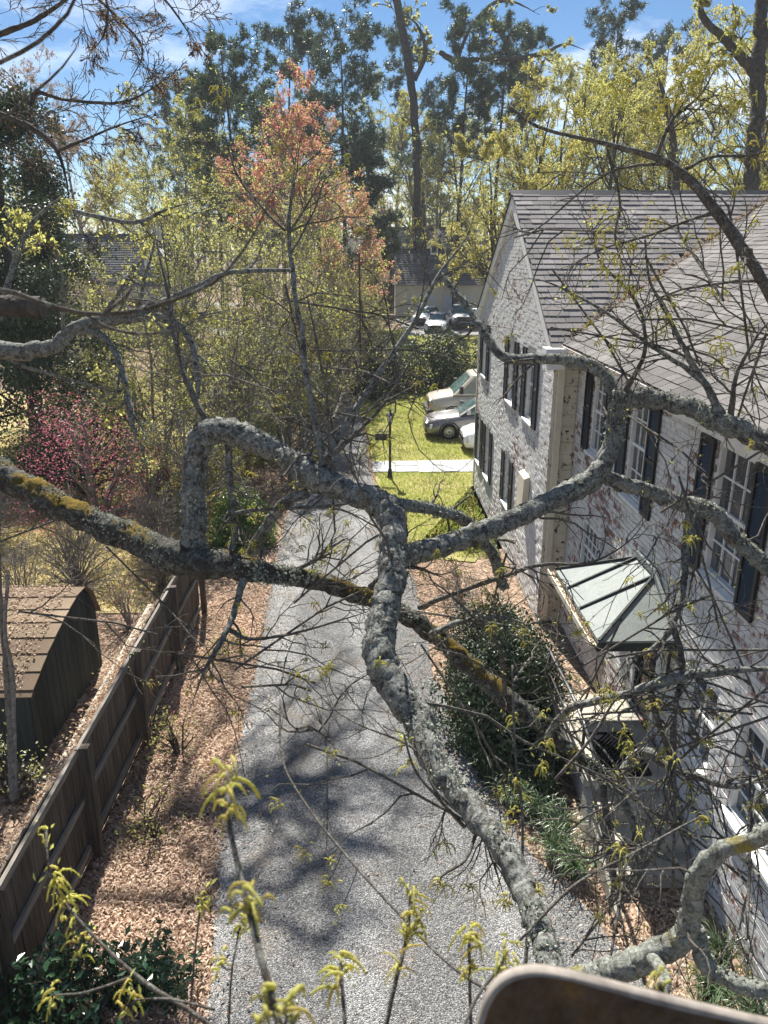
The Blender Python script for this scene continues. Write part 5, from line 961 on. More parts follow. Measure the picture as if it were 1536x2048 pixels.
def pine(label, base, h, rad, start=.45, dens=1.0, group='tall pines behind the gardens'):
    base = A(*base); base[2] = gz(base[1]); t = thing('pine_tree', label, 'tree', base, group); pts = [base]; d = A(0, 0, 1)
    for i in range(8): pts.append(pts[-1] + d * h / 8); d = unit(d + .025 * rng.standard_normal(3) + A(0, 0, .1))
    tp_ = spline(pts, 3); tr = np.linspace(1, .1, len(tp_)) * h * .011; g = G(); g.tubes(tp_[None], tr[None], 8, False, .03); g.build('trunk', M['pinebark'], t, True)
    a1, b1_ = spawn(tp_[None], tr[None], int(44 * dens), 1.0, 1.35, .10, 6, .14, start, .99, .35, .25, lens=rad * 1.5); a2, b2_ = spawn(a1, b1_, 6, .42, .75, .08, 4, .15, .3, 1, .6, .4)
    g = G(); g.tubes(a1, b1_, 4); g.tubes(a2, np.maximum(b2_, .02), 3); g.build('branches', M['pinebark'], t)
    c = np.concatenate([pick(a2, int(2600 * dens), .16, .3), a2[:, -1], a1[:, -1]]); kk = 9; kk = 8; cc = np.repeat(c, kk, 0); nn = len(cc); dd_ = unit(rng.standard_normal((nn, 3)) + A(0, 0, .35)); w = unit(np.cross(dd_, rng.standard_normal((nn, 3)))) * .035; L_ = rng.uniform(.22, .48, nn)[:, None]
    g = G(); g.add(np.stack([cc - w, cc + w, cc + dd_ * L_], 1).reshape(-1, 3), None, np.arange(3 * nn).reshape(-1, 3)); g.build('needles', M['needle'], t)
def X(u, y): return float(aty(u, 500, y)[0])
def Zt(v, y): return float(aty(768, v, y)[2])
for label, u, y, v, rad, st, dn in [
    ('broad dark pine left of the tallest pines', 485, 62, 72, 3.4, .3, 1.6), ('full crowned pine second from left in the pine row', 585, 78, 58, 3.2, .4, 1.4), ('tall pine with dense round crown above the maple', 690, 72, 45, 3.6, .3, 1.7),
    ('small dim pine behind the bare trees at left', 375, 90, 165, 3.2, .45, 1.2), ('slim pine right of the vine covered trunk', 912, 74, 40, 2.6, .55, 1.1), ('slender pine with bare lower trunk near sky gap', 985, 80, 30, 2.4, .62, 1.0),
    ('narrow pine beside the slender bare trunk pine', 1035, 88, 60, 2.2, .55, .9), ('tall pine under the white cloud', 1190, 84, 18, 3.4, .5, 1.3), ('pine far right of the cloud pine', 1290, 95, 68, 3.0, .5, 1.1), ('dark low pine left of the garage', 735, 66, 300, 2.2, .15, 1.0), ('pine showing between maple and sky', 640, 95, 75, 3.0, .4, 1.0), ('dark pine behind the maple top', 520, 85, 190, 3.2, .3, 1.2), ('pine left of the broad dark pine', 440, 88, 150, 3.0, .3, 1.1), ('tall pine behind the vine draped trunk', 850, 92, 40, 3.0, .45, 1.2), ('dark low pine behind the garage', 880, 104, 260, 3.2, .2, 1.2)]:
    pine(label, (X(u, y), y, 0), Zt(v, y) - gz(y), rad, st, dn)
SP = 'spring trees behind the houses'
k4 = (16, 7, 5)
for label, u, y, v, lm, nl, ls, bk in [
    ('golden leafed tree beside the garage and the gable', 1000, 50, 330, 'spring2', 5200, .22, 'bark'), ('pale yellow green tree left of the white gable peak', 925, 90, 275, 'spring', 4200, .24, 'bark'), ('yellow green tree behind the roof ridge left end', 1100, 58, 190, 'spring', 5200, .24, 'bark'),
    ('olive gold tree behind the middle of the ridge', 1210, 50, 170, 'spring', 5200, .22, 'bark'), ('golden haze tree behind the right part of the ridge', 1330, 54, 150, 'spring2', 5000, .22, 'bark'), ('yellow green tree at the right edge behind the roof', 1450, 46, 130, 'spring', 5200, .2, 'bark'),
    ('tall thin leafed tree at the upper right edge', 1530, 60, 20, 'spring', 4200, .24, 'bark'), ('hazy green tree rising left of the cloud', 1060, 92, 180, 'olive', 3800, .3, 'bark'), ('hazy tree between the trunks right of the garage roof', 880, 100, 260, 'olive', 3600, .3, 'greybark'),
    ('pale grey tree behind the garage ridge', 790, 108, 250, 'budred', 2600, .28, 'greybark'), ('buff leafed tree far behind the left houses', 300, 96, 300, 'spring', 4200, .3, 'greybark'), ('yellow spring tree behind the grey house', 250, 80, 330, 'spring2', 4200, .26, 'bark'), ('thin grey tree behind the left lawn', 170, 88, 260, 'budred', 2600, .28, 'greybark'), ('tall pale tree above the left house roof', 380, 74, 250, 'spring', 4600, .26, 'greybark'), ('brown budded tree at the far left skyline', 60, 70, 200, 'budred', 3000, .26, 'greybark'), ('sunlit yellow tree left of the garage roof', 740, 86, 300, 'spring', 4200, .2, 'bark'), ('bright spring tree just behind the gable peak', 1040, 50, 230, 'spring2', 4600, .2, 'bark'), ('broad pale green tree behind the ridge middle', 1160, 62, 150, 'spring', 5200, .24, 'bark'), ('pale tree filling the ridge right end', 1500, 52, 170, 'spring2', 4600, .22, 'bark'), ('hazy yellow tree behind the pines at centre', 830, 84, 230, 'spring', 4200, .26, 'greybark'), ('golden tree low behind the ridge centre', 1270, 70, 215, 'spring2', 4600, .26, 'bark'), ('yellow green tree low behind the ridge right', 1400, 78, 200, 'spring', 4600, .28, 'bark')]:
    tree('spring_tree', label, (X(u, y), y, 0), Zt(v, y) - gz(y), lm, int(nl * 4.2), ls * .5, bk, k=k4, start=.18, lens=(.42, .5, .55), group=SP, aspect=.6)
for label, u, y, v, lm, nl in [('spindly sapling leaning over the left driveway edge', 585, 30, 640, 'spring', 3000), ('sapling with yellow leaves near the driveway middle distance', 645, 36, 600, 'spring2', 2600), ('twiggy sapling at the driveway bend', 700, 41, 600, 'spring', 2600), ('fine twigged sapling overhanging the gravel edge', 560, 24, 760, 'olive', 1800), ('leaning sapling reaching over the far gravel', 610, 33, 640, 'spring', 2600), ('leaning sapling at the left of the driveway vanishing point', 640, 39, 600, 'spring', 2800), ('leaning sapling with golden leaves over the bend', 600, 28, 700, 'spring2', 2200)]:
    tree('sapling', label, (X(u, y), y, 0), Zt(v, y), lm, nl, .075, 'greybark', k=(16, 7, 5), start=.05, lens=(.5, .5, .5), trunks=3, r=.05, group='saplings at the driveway edge', lean=(.12 if 'leaning' not in label else .42, 0))
# maple with red keys
tree('maple_tree', 'maple with coral red keys above yellow green leaves left of centre', (X(570, 44), 44, 0), Zt(300, 44), 'spring', 11000, .12, 'greybark', k=(26, 8, 5), start=.2, lens=(.52, .5, .5), lm2='red', split=2.0)
tree('maple_tree', 'smaller maple with orange tinged keys right of the coral maple', (X(685, 50), 50, 0), Zt(430, 50), 'spring', 6000, .12, 'greybark', k=(20, 7, 5), start=.2, lens=(.42, .5, .5), lm2='red', split=1.6)
# understorey along the left of the driveway
US = 'young trees along the left side of the driveway'
for label, u, y, v, lm, nl, ls, k_ in [
    ('yellow green young tree in front of the coral maple', 480, 34, 330, 'spring', 5200, .12, (16, 7, 4)), ('slender young tree by the driveway bend', 620, 36, 420, 'spring', 4200, .12, (16, 6, 4)), ('young tree with fine olive leaves at left centre', 380, 28, 420, 'olive', 4600, .11, (16, 7, 4)),
    ('thicket tree with dull green leaves left of the bent limb', 290, 24, 560, 'olive', 5200, .10, (16, 7, 4)), ('yellowish thicket tree beyond the pink shrub', 190, 30, 560, 'spring', 4200, .11, (14, 6, 4)), ('fine leafed tree beside the driveway edge', 540, 27, 560, 'olive', 5200, .10, (16, 7, 4)),
    ('grey twigged tree among the thicket', 430, 22, 640, 'olive', 2600, .09, (16, 7, 5)), ('short yellow tree left of the lawn and driveway', 690, 40, 560, 'spring2', 3200, .12, (14, 6, 4)), ('leafy sapling by the far driveway bend', 745, 46, 560, 'spring', 3600, .12, (14, 6, 4)), ('tangled twiggy tree near the fence end', 350, 18.5, 800, 'olive', 2600, .07, (14, 7, 5)), ('budding sapling between fence and pink shrub', 240, 19.5, 900, 'spring', 1500, .07, (12, 6, 5)), ('greenish thicket tree behind the bent limb', 470, 25, 700, 'spring', 3800, .09, (14, 7, 4))]:
    tree('young_tree', label, (X(u, y), y, 0), Zt(v, y), lm, int(nl * 1.45), ls * .68, 'greybark', k=(k_[0], k_[1], k_[2] + 1), start=.08, lens=(.5, .5, .5), group=US, trunks=2, r=.07)
# bare trees at upper left with buds, near
def bare(label, defs, n1, n2, n3, up, buds, bmat, bs, bark='bark', base=None, min3=.004, rcap=.06, rs=1.0, nm='bare_tree', catg='tree', droop=0, l=(.5, .5, .5)):
    defs = [[(u, v, w, r * rs) for u, v, w, r in d] for d in defs]; t = thing(nm, label, catg, base if base is not None else P(*defs[0][0][:3])); pa = [limb(t, d, M[bark], 'limb', 10, .04, .10, 6, taper=(i_ > 0)) for i_, d in enumerate(defs)]
    Pq, Rq = zip(*[resample(p, r, 22) for p, r in pa]); a1, c1 = spawn(np.array(Pq), np.minimum(np.array(Rq), rcap), n1, l[0], .8, up, 8, .16, .1, 1, .5, .3); a2, c2 = spawn(a1, c1, n2, l[1], .7, up, 7, .17, .15, 1, .6, .35); a3, c3 = spawn(a2, c2, n3, l[2], .6, up - droop, 6, .16, .15, 1, .65, .5)
    g = G(); g.tubes(a1, c1, 6); g.tubes(a2, np.maximum(c2, min3 * 1.3), 4); g.tubes(a3, np.maximum(c3, min3), 3); g.build('twigs', M[bark], t, kind='stuff')
    g = G(); g.leaves(pick(a3, buds, .02, .1), bs, aspect=.5, droop=.3); g.build('buds', M[bmat], t, kind='stuff')
    return t, a2, a3
bare('dark budding tree reaching in from the upper left', [
    [(-260, 120, 13, 26), (-60, 90, 12.5, 15), (0, 68, 12.5, 13), (60, 45, 12.5, 11), (120, 8, 12.5, 9), (180, -40, 12.5, 8)],
    [(-200, 260, 12.5, 20), (-40, 225, 12, 15), (40, 245, 12, 14), (90, 275, 12, 12), (118, 310, 12, 11), (134, 370, 12, 9), (138, 420, 12, 7)],
    [(60, 210, 12, 12), (75, 185, 12, 10), (110, 195, 12, 8), (160, 203, 12, 7), (240, 205, 12, 6), (300, 180, 12, 5), (340, 150, 12, 3)],
    [(118, 300, 12, 8), (180, 275, 12, 6), (240, 250, 12, 4), (320, 225, 12, 3)], [(200, -60, 12, 8), (215, 20, 12, 6), (205, 75, 12, 5), (180, 100, 12, 3)],
    [(130, -60, 12.5, 9), (230, 30, 12.5, 6), (285, 100, 12.5, 5), (250, 180, 12.5, 3)], [(250, -80, 12, 8), (330, 0, 12, 5), (380, 70, 12, 3), (410, 130, 12, 2)]],
    9, 6, 5, -.04, 6000, 'budred', .028, base=(-8.5, 13, 0), droop=.05, l=(.42, .5, .6), min3=.0045, rcap=.012, rs=.5)
# overhead crown: higher limbs of the same kind of tree, unseen above the frame, placed to shade the gravel
def above(x, y, z): q = A(x, y, 0) + SUND / SUND[2] * z; return q
t = thing('overhanging_tree', 'tall dark trunked tree whose unseen boughs above the frame shade the gravel', 'tree', (-17, 22, 0))
shadow_c = [(-1.3, 8.2), (-.4, 8.6), (.3, 7.4), (.6, 9.0), (.1, 10.2), (-.9, 9.8), (.9, 8.2), (-.2, 6.8), (-1.2, 11.5), (-.2, 12.2), (.5, 11.2)]
hub = above(-2.6, 8.2, 14.5); tops = [above(x, y, 14.5 + rng.uniform(-.8, 1.2)) for x, y in shadow_c]
tk = spline([(-17, 22, 0), (-16.5, 22, 6), (-14.5, 21, 12), tuple((hub + A(-12, 20, 16)) / 2), tuple(hub)], 6); g = G(); g.tubes(tk[None], np.linspace(.34, .10, len(tk))[None], 10, False, .03); g.build('trunk', M['bark'], t, True)
bl_ = []
for sh in ([(120, 1830), (250, 1690), (330, 1660), (440, 1765)], [(190, 1800), (400, 1805), (480, 1750), (600, 1700), (720, 1690)], [(470, 1765), (570, 1790), (640, 1740), (760, 1680)], [(420, 1640), (560, 1600), (700, 1560), (850, 1560)], [(300, 1800), (520, 1840), (640, 1900), (700, 1860)]):
    q = spline([above(*atz(u, v)[:2], 14.8) for u, v in sh], 5); bl_.append(resample(q, np.linspace(.075, .03, len(q)), 12))
for tp in tops:
    q = spline([hub, hub * .6 + tp * .4 + rng.normal(0, .25, 3), tp], 6); bl_.append(resample(q, np.linspace(.07, .025, len(q)), 12))
Pq, Rq = map(np.array, zip(*bl_)); a1, c1 = spawn(Pq, Rq, 7, .5, .7, 0, 7, .2, .3, 1, .6, .4); a2, c2 = spawn(a1, c1, 6, .55, .7, 0, 6, .2, .2, 1, .6, .5)
g = G(); g.tubes(Pq, Rq, 6); g.tubes(a1, c1, 5); g.tubes(a2, np.maximum(c2, .006), 3); g.build('boughs', M['bark'], t); g = G(); g.leaves(pick(a2, 3400, .03, .2), .055, aspect=.5); g.build('crown', M['spring'], t)
# top centre dark trunk with hanging twigs and the horizontal bough
bare('dark vine draped tree with a horizontal bough at top centre', [
    [(838, 500, 70, 9), (834, 350, 70, 8.5), (828, 220, 70, 9), (815, 120, 70, 9), (800, 40, 70, 9), (785, -60, 70, 8)],
    [(830, 160, 69, 5), (850, 110, 69, 5), (840, 60, 69, 4), (815, 30, 69, 3)], [(880, 105, 68, 6), (912, 122, 68, 7), (960, 118, 68, 6), (1040, 115, 68, 5), (1090, 105, 68, 5), (1130, 88, 68, 4), (1170, 100, 68, 3)],
    [(915, 122, 68, 4), (925, 90, 68, 4), (945, 50, 68, 4), (985, 8, 68, 4), (1030, 5, 68, 3), (1080, 30, 68, 2)]],
    7, 4, 3, -.03, 3000, 'spring', .22, base=(X(838, 70), 70, .9), min3=.03, l=(.22, .45, .5))
bare('large dark trunk with rising limb at the right edge', [
    [(1500, 400, 30, 22), (1508, 300, 30, 21), (1515, 180, 30, 20), (1520, 60, 30, 18), (1525, -80, 30, 16)], [(1512, 150, 30, 13), (1480, 110, 30, 11), (1445, 75, 30, 9), (1405, 30, 30, 7), (1398, -40, 30, 6)], [(1350, 400, 44, 9), (1352, 330, 44, 8), (1340, 240, 44, 7), (1325, 180, 44, 5), (1300, 120, 44, 3)]],
    8, 5, 4, 0, 5200, 'spring', .12, base=(X(1500, 30), 30, 0), min3=.012, l=(.3, .45, .5))
# mid-left lichen tree with sawn stub
bare('grey limbed tree with a sawn stub at the middle left', [
    [(-140, 690, 9, 30), (-40, 700, 9, 26), (50, 702, 9, 24), (110, 690, 9, 20), (150, 655, 9, 17), (210, 640, 9, 15), (280, 625, 9, 12), (340, 600, 9, 10), (400, 570, 9, 7), (460, 545, 9, 6), (580, 540, 9, 4)],
    [(150, 660, 9, 10), (200, 670, 9, 8), (235, 715, 8.9, 8), (255, 790, 8.8, 8), (268, 860, 8.7, 7), (300, 920, 8.7, 4)], [(250, 640, 9, 10), (330, 636, 8.9, 8), (380, 680, 8.8, 7), (395, 760, 8.7, 7), (392, 840, 8.6, 8)],
    [(100, 410, 9.5, 6), (180, 430, 9.4, 5), (270, 445, 9.3, 5), (330, 420, 9.3, 4), (400, 400, 9.3, 3)], [(0, 640, 9, 7), (30, 520, 9, 6), (70, 440, 9, 5), (140, 380, 9, 4)]],
    7, 5, 4, -.02, 2600, 'spring', .045, bark='oak', base=(-9.5, 9, 0), min3=.003, l=(.3, .45, .5))
stub = thing('sawn_log', 'sawn off brown limb stub at the middle left edge', 'log', P(-100, 612, 8)); limb(stub, [(-160, 608, 8, 30), (-60, 611, 8, 28), (20, 613, 8, 27), (84, 614, 8, 26)], M['bark'], 'log', 16); g = G(); c = P(86, 614, 8); t_ = np.linspace(0, 2 * pi, 17)[:-1]; dn = unit(P(84, 614, 8) - P(-60, 611, 8)); e1 = unit(np.cross(dn, A(0, 0, 1))); e2 = np.cross(dn, e1); g.poly([c + dn * .004 + .125 * (cos(b_) * e1 + sin(b_) * e2) for b_ in t_]); g.build('cut_face', M['fence'], stub)

# ---------------------------------------------------------------- shrubs
def shrub(name, label, c, r, lm, n, ls, aspect=.5, stems=14, shell=.55, clump=26, bark='bark', parts=0, group=None, lm2=None, n2=0, catg='shrub', smin=.004, sr=1.0):
    c = A(*c); r = A(*r) if np.ndim(r) else A(r, r, r); c0 = A(c[0], c[1], gz(c[1])); t = thing(name, label, catg, c0, group)
    d = unit(rng.standard_normal((clump, 3))); d[:, 2] = np.abs(d[:, 2]) * 1.0 - .15; cl = d * rng.uniform(shell, .95, (clump, 1))
    tg = c0 + cl * r + A(0, 0, r[2] * .12); q = [np.stack([c0 + (e - c0) * A(.25, .25, 1) * 0 + .05 * rng.standard_normal(3) * A(1, 1, 0), c0 + (e - c0) * A(.35, .35, .5) + .04 * rng.standard_normal(3), c0 + (e - c0) * A(.75, .75, .85), e]) for e in tg[:max(stems, 3)]]
    q = np.array(q); rd = np.tile(np.linspace(.022, .006, 4), (len(q), 1)) * max(r[2], .5) * sr; a1, c1 = spawn(q, rd, 9 if sr < 1 else 7, .4, .8, .04, 5, .2, .3, 1, .6, .4)
    g = G(); g.tubes(q, rd, 5); g.tubes(a1, np.maximum(c1, smin), 3); g.build('stems', M[bark], t)
    def cloud(m_):
        i = rng.integers(0, clump, m_); v = unit(rng.standard_normal((m_, 3))) * rng.uniform(.25, 1, (m_, 1)) ** .5; p = c0 + (cl[i] + v * .34) * r + A(0, 0, r[2] * .1); p[:, 2] = np.maximum(p[:, 2], c0[2] + .03); nrm = unit(p - c0 - A(0, 0, r[2] * .2)); return p, nrm
    p, nrm = cloud(n)
    if parts:
        o_ = np.argsort(np.linalg.norm(p - CC, axis=1)); near = o_[:parts]; far = o_[parts:]
        for i in near: g = G(); g.leaves(p[i][None], ls, nrm[i][None], aspect=aspect, droop=.2); g.build('leaf', M[lm], t)
        p, nrm = p[far], nrm[far]
    g = G(); g.leaves(p, ls, nrm, aspect=aspect, droop=.2); o_ = g.build('foliage', M[lm], t); o_['kind'] = 'stuff'
    if lm2: p, nrm = cloud(n2); g = G(); g.leaves(p, ls, nrm, aspect=aspect); g.build('blossom', M[lm2], t)
    return t
shrub('camellia_shrub', 'glossy dark leaved shrub at bottom left below the twig', (-2.6, 5.4, 0), (.95, .6, .95), 'glossy', 2800, .085, .5, parts=280, smin=.006)
shrub('camellia_shrub', 'small glossy shrub growing from mulch right of the big glossy shrub', (-1.95, 5.8, 0), (.35, .32, .85), 'glossy', 420, .075, .5, clump=9)
shrub('evergreen_mound', 'large dark evergreen mound beside the entrance steps', (2.1, 10.5, 0), (1.0, 1.65, 1.7), 'ever', 34000, .065, .55, clump=70, smin=.008)
shrub('evergreen_shrub', 'added dark low bush standing in for shade between mound and landing', (2.36, 9.1, 0), (.36, .85, .8), 'ever', 5200, .06, .55, clump=24)  # bush added to darken the landing side, in place of the mound's shade
shrub('evergreen_shrub', 'bright green rounded bush by the fence end', (-3.1, 18.3, 0), (.85, .8, 1.5), 'green', 7000, .075, .5, clump=40)
shrub('evergreen_hedge', 'dark evergreen hedge with sunlit top behind the lawn', (3.9, 40.2, 0), (2.6, 1.3, 3.0), 'ever', 12000, .13, .5, clump=60)
shrub('evergreen_hedge', 'dark bushy hedge end left of the van', (1.0, 39.8, 0), (1.5, 1.2, 2.6), 'ever', 6500, .13, .5, clump=40)
shrub('evergreen_hedge', 'shaded hedge bush behind the parked van', (7.0, 40.4, 0), (1.8, 1.2, 2.8), 'ever', 6000, .13, .5, clump=40)
shrub('evergreen_shrub', 'spreading dark bush between driveway and far lawn', (.3, 37.4, 0), (1.0, .9, 1.2), 'ever', 4200, .10, .5, clump=30)
shrub('golden_shrub', 'sparse golden leaved shrub left of the dark hedge', (-.1, 42.5, 0), (1.4, 1.2, 2.2), 'spring2', 2600, .11, .5)
shrub('pink_shrub', 'magenta pink flowering shrub at the left edge', (X(130, 20), 20.0, 0), (2.8, 1.5, 3.5), 'pink', 5600, .06, .5, clump=34, bark='greybark')
shrub('pink_shrub', 'smaller rosy shrub right of the magenta shrub', (X(290, 20.5), 20.5, 0), (1.3, 1.0, 2.4), 'pink', 1800, .06, .5, clump=24, bark='greybark')
shrub('twiggy_shrub', 'leafless tangled shrub at left edge above the shed', (-6.9, 14.2, 0), (1.7, .9, 1.9), 'budred', 400, .03, .5, stems=80, clump=90, bark='greybark', sr=.3)
shrub('twiggy_shrub', 'bare arching shrub behind the wooden fence', (-4.6, 13.6, 0), (.9, .6, 1.5), 'pink', 90, .05, .5, stems=40, clump=44, bark='greybark', sr=.3)
shrub('twiggy_shrub', 'bare twiggy shrub at the house corner by the gable wall', (2.0, 14.8, 0), (.7, .8, .85), 'budred', 500, .03, .5, stems=40, clump=44, bark='greybark', sr=.3)
shrub('azalea_shrub', 'sparse shrub with red flower tufts in the mulch by the fence', (-2.75, 9.6, 0), (.5, .6, .8), 'olive', 420, .04, .5, clump=16, lm2='pink', n2=40)
shrub('azalea_shrub', 'thin leafy shrub nearest the fence post in the mulch', (-2.7, 8.0, 0), (.45, .5, .7), 'olive', 300, .04, .5, clump=14)
shrub('azalea_shrub', 'low shrub at the shaded far end of the mulch strip', (-2.5, 12.6, 0), (.5, .6, .5), 'olive', 300, .05, .5, clump=14)
shrub('lacy_shrub', 'light feathery green shrub against the far gable wall base', (2.75, 17.9, 0), (.5, .7, 1.0), 'spring', 1100, .05, .4, clump=18)
shrub('white_flower_shrub', 'white flowering shrub in front of the shed at left edge', (-4.75, 8.7, 0), (.45, .4, 1.4), 'olive', 260, .05, .5, clump=14, lm2='whiteflower', n2=190)
shrub('evergreen_shrub', 'dark bush with white glints behind the pink shrub', (-8.5, 22.5, 0), (2.4, 1.6, 3.2), 'ever', 7000, .10, .5, clump=46)
shrub('evergreen_shrub', 'dull green bush left of the bright green bush', (-5.0, 20.5, 0), (1.4, 1.1, 1.7), 'olive', 4200, .07, .5, clump=30)
shrub('evergreen_shrub', 'mid green bush where the driveway meets the thicket', (-3.6, 26.5, 0), (1.0, 1.2, 1.9), 'green', 3200, .09, .5, clump=30)
shrub('evergreen_shrub', 'shadowy bush on the left bend of the driveway', (-5.2, 33, 0), (1.6, 1.6, 2.8), 'ever', 4600, .11, .5, clump=34)
shrub('ivy_ground', 'ivy patch with small leaves beside the dark mound', (1.62, 9.9, 0), (.3, .7, .25), 'green', 900, .05, .7, clump=14, stems=4)
# ivy-clad evergreen at left
def ivytree(label, u, y, vt, rx, lm, n, ls):
    b = A(X(u, y), y, 0); h = Zt(vt, y); t = thing('ivy_covered_tree', label, 'tree', b); pts = spline([b, b + A(.1, 0, h * .3), b + A(-.1, 0, h * .65), b + A(.1, 0, h)], 6); g = G(); g.tubes(pts[None], np.linspace(.3, .08, len(pts))[None], 10); g.build('trunk', M['bark'], t, True)
    a1, c1 = spawn(pts[None], np.linspace(.2, .06, len(pts))[None], 44, 1.0, 1.3, .0, 6, .2, .08, 1, .3, .3, lens=rx * 1.5); g = G(); g.tubes(a1, c1, 4); g.build('branches', M['bark'], t)
    i = rng.integers(0, len(a1), n); f = rng.uniform(.2, 1, n); p = a1[i, np.minimum((f * 5).astype(int), 5)] + rng.normal(0, .26, (n, 3)); g = G(); g.leaves(p, ls, aspect=.6, droop=.4); o_ = g.build('foliage', M[lm], t); o_['kind'] = 'stuff'
ivytree('dark ivy covered evergreen filling the left edge', 20, 27, 160, 2.4, 'ever', 42000, .12)
ivytree('second dark evergreen column beside the ivy covered one', 90, 33, 340, 1.9, 'ever', 20000, .13)
for i, (u, y, rx, h_, lm, lab) in enumerate([(140, 33, 2.6, 3.6, 'olive', 'olive thicket bush below the grey house'), (240, 29, 2.2, 3.0, 'spring', 'yellowish bush left of the drooping grey branch'), (330, 34, 2.4, 3.8, 'olive', 'dull olive bush behind the bent limb top'), (430, 38, 2.4, 4.0, 'spring', 'pale green bush under the coral maple'), (520, 40, 2.2, 3.6, 'olive', 'olive bush left of the far driveway'), (60, 24, 1.8, 2.6, 'olive', 'olive bush above the pink shrub at left'), (390, 24.5, 1.4, 2.2, 'spring', 'small yellow green bush behind the vertical limb'), (650, 48, 2.2, 3.4, 'spring2', 'golden bush on the inside of the driveway bend'), (330, 46, 3.0, 5.0, 'ever', 'dark evergreen bush beyond the olive thicket')]):
    shrub('thicket_shrub', lab, (X(u, y), y, 0), (rx, rx * .8, h_), lm, 3600, .085, .5, clump=36, bark='greybark', sr=.5, stems=30, group='thicket bushes left of the driveway')
for x, y, rx, h_, lab in [(-6.3, 15.6, 1.5, 2.3, 'pale bare shrub behind the shed ridge'), (-8.6, 15.2, 1.6, 2.6, 'bare tangled shrub at the far left above the shed roof'), (-5.0, 17.2, 1.2, 2.2, 'bare grey shrub left of the bright green bush'), (-9.8, 18.5, 1.8, 3.0, 'tall bare shrub under the pink blossoms'), (-4.4, 15.4, .9, 1.5, 'low bare shrub right behind the fence end')]:
    shrub('twiggy_shrub', lab, (x, y, 0), (rx, rx * .7, h_), 'budred', 500, .03, .5, stems=80, clump=90, bark='greybark', sr=.3)
# liriope clumps
def strap(label, x, y, n, ln):
    t = thing('grass_clump', label, 'plant', (x, y, 0), 'strap leaved clumps by the steps'); a_ = rng.uniform(0, 2 * pi, n); o_ = rng.uniform(.15, 1.0, n); L_ = ln * rng.uniform(.7, 1.2, n); b = np.stack([x + .06 * rng.standard_normal(n), y + .06 * rng.standard_normal(n), 0 * a_], 1); dr_ = np.stack([np.cos(a_), np.sin(a_), 0 * a_], 1); sd_ = np.stack([-np.sin(a_), np.cos(a_), 0 * a_], 1) * .007
    s_ = np.linspace(0, 1, 6); cv = b[:, None] + dr_[:, None] * (L_ * o_)[:, None, None] * (s_ ** 1.3)[None, :, None] + A(0, 0, 1) * (L_[:, None] * (np.sin(s_ * (1.3 + .9 * o_[:, None])) * .75))[:, :, None]; cv[:, :, 2] = np.maximum(cv[:, :, 2], .02)
    w = (1 - s_ ** 2)[None, :, None] * .9 + .1; V = np.stack([cv - sd_[:, None] * w, cv + sd_[:, None] * w], 2).reshape(-1, 3); bs = (np.arange(n) * 12)[:, None]; k_ = np.arange(5)[None] * 2
    g = G(); g.add(V, np.stack([bs + k_, bs + k_ + 1, bs + k_ + 3, bs + k_ + 2], -1).reshape(-1, 4)); g.build('blades', M['strap'], t)
for i, (x, y, lab) in enumerate([(1.78, 9.0, 'clump of strap leaves at the near end of the dark mound'), (2.05, 8.75, 'strap leaved clump between dark mound and cheek wall'), (2.3, 8.55, 'strap leaved clump tight against the landing'), (2.2, 8.1, 'strap leaved clump by the upper steps'), (2.42, 7.75, 'largest bluish strap leaved clump by the steps'), (2.25, 7.4, 'strap leaved clump at the driveway corner'), (2.45, 7.15, 'lowest strap leaved clump near the foot of the steps'), (1.95, 8.35, 'strap leaved clump at the mulch edge')]): strap(lab, x, y, 170, .42)
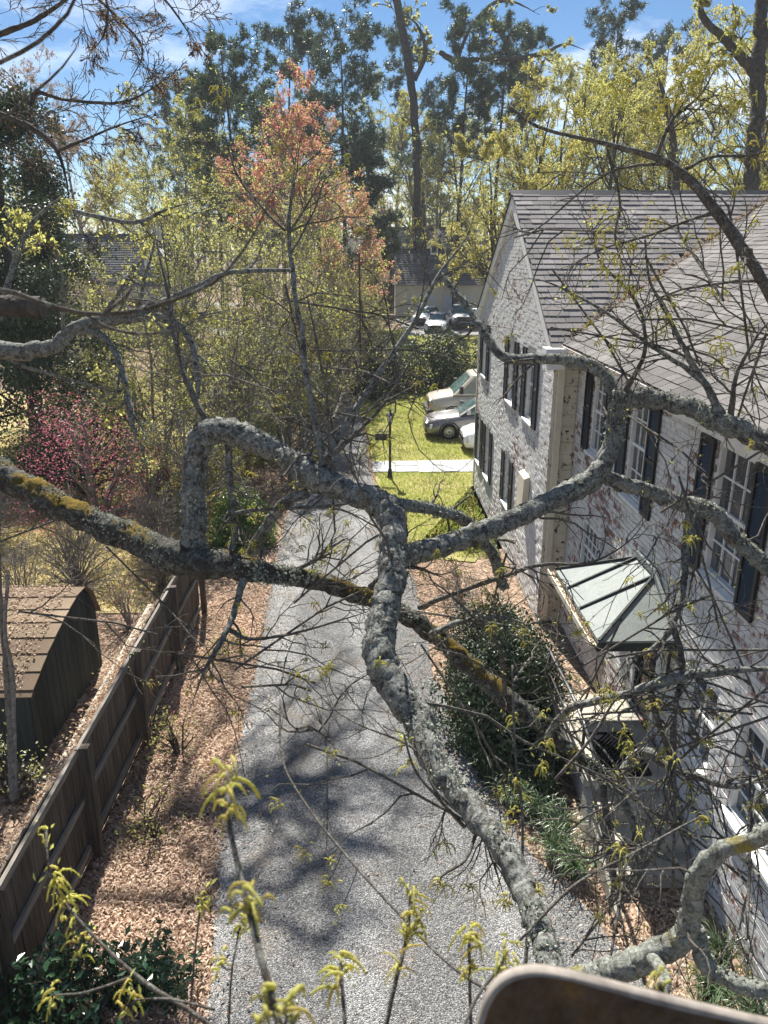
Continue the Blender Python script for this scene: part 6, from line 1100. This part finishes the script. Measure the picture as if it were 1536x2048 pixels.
for i, (x, y, lab) in enumerate([(3.35, 5.5, 'strap leaved clump below the lichen branch at right'), (3.6, 5.2, 'strap leaved clump at the lower right by the wall'), (3.1, 5.1, 'strap leaved clump just above the bucket rim'), (3.6, 5.9, 'strap leaved clump against the wall foot at right')]): strap(lab, x, y, 170, .42)
# slim twin stems at the left edge
tw = thing('young_tree', 'slim twin stemmed sapling with ochre bark at left edge by shed', 'tree', (-4.3, 7.9, 0))
for d in ([(28, 1600, 8.2, 10), (22, 1480, 8.2, 9), (12, 1330, 8.1, 7), (2, 1220, 8.0, 6), (-4, 1100, 7.9, 5), (2, 980, 7.8, 3)], [(30, 1600, 8.2, 8), (26, 1450, 8.2, 7), (24, 1340, 8.1, 6), (10, 1270, 8.0, 5), (16, 1150, 7.9, 4)]): limb(tw, d, M['rail'], 'stem', 8)
# far wood
g = G(); gb = G(); n = 230; xx = rng.uniform(-150, 150, n); yy = rng.uniform(118, 200, n); hh = rng.uniform(13, 20, n); cs = []
for x, y, h in zip(xx, yy, hh):
    m_ = 260; cs.append(A(x, y, gz(y) + h * .58) + unit(rng.standard_normal((m_, 3))) * rng.uniform(.3, 1, (m_, 1)) * A(4.2, 4.2, h * .46))
gb.tubes(np.stack([np.stack([xx, yy, 0 * xx], 1), np.stack([xx, yy, hh * .5], 1), np.stack([xx, yy, hh * .95], 1)], 1), np.tile([.3, .22, .06], (n, 1)), 5); g.leaves(np.vstack(cs), .6, aspect=.6)
o = g.build('far_wood', M['olive'], kind='stuff'); tag(o, 'hazy olive far wood closing the view behind the houses', 'woods'); o2 = gb.build('far_wood_trunks', M['greybark'], kind='stuff'); tag(o2, 'grey trunks of the far wood behind the houses', 'woods')

# ================================================================== thin spring haze
g = G(); g.box((-980, -60, -1.2), (980, 980, 32)); hz = g.build('haze', None, kind='stuff'); tag(hz, 'thin pale spring haze filling the air', 'haze')
m = Mt('thin_haze'); v = m.n('VolumePrincipled', {'Color': (.86, .92, 1.0), 'Density': .0005, 'Anisotropy': .1}); m.t.links.new(v.outputs[0], m.o.inputs['Volume']); hz.data.materials.append(m.m)
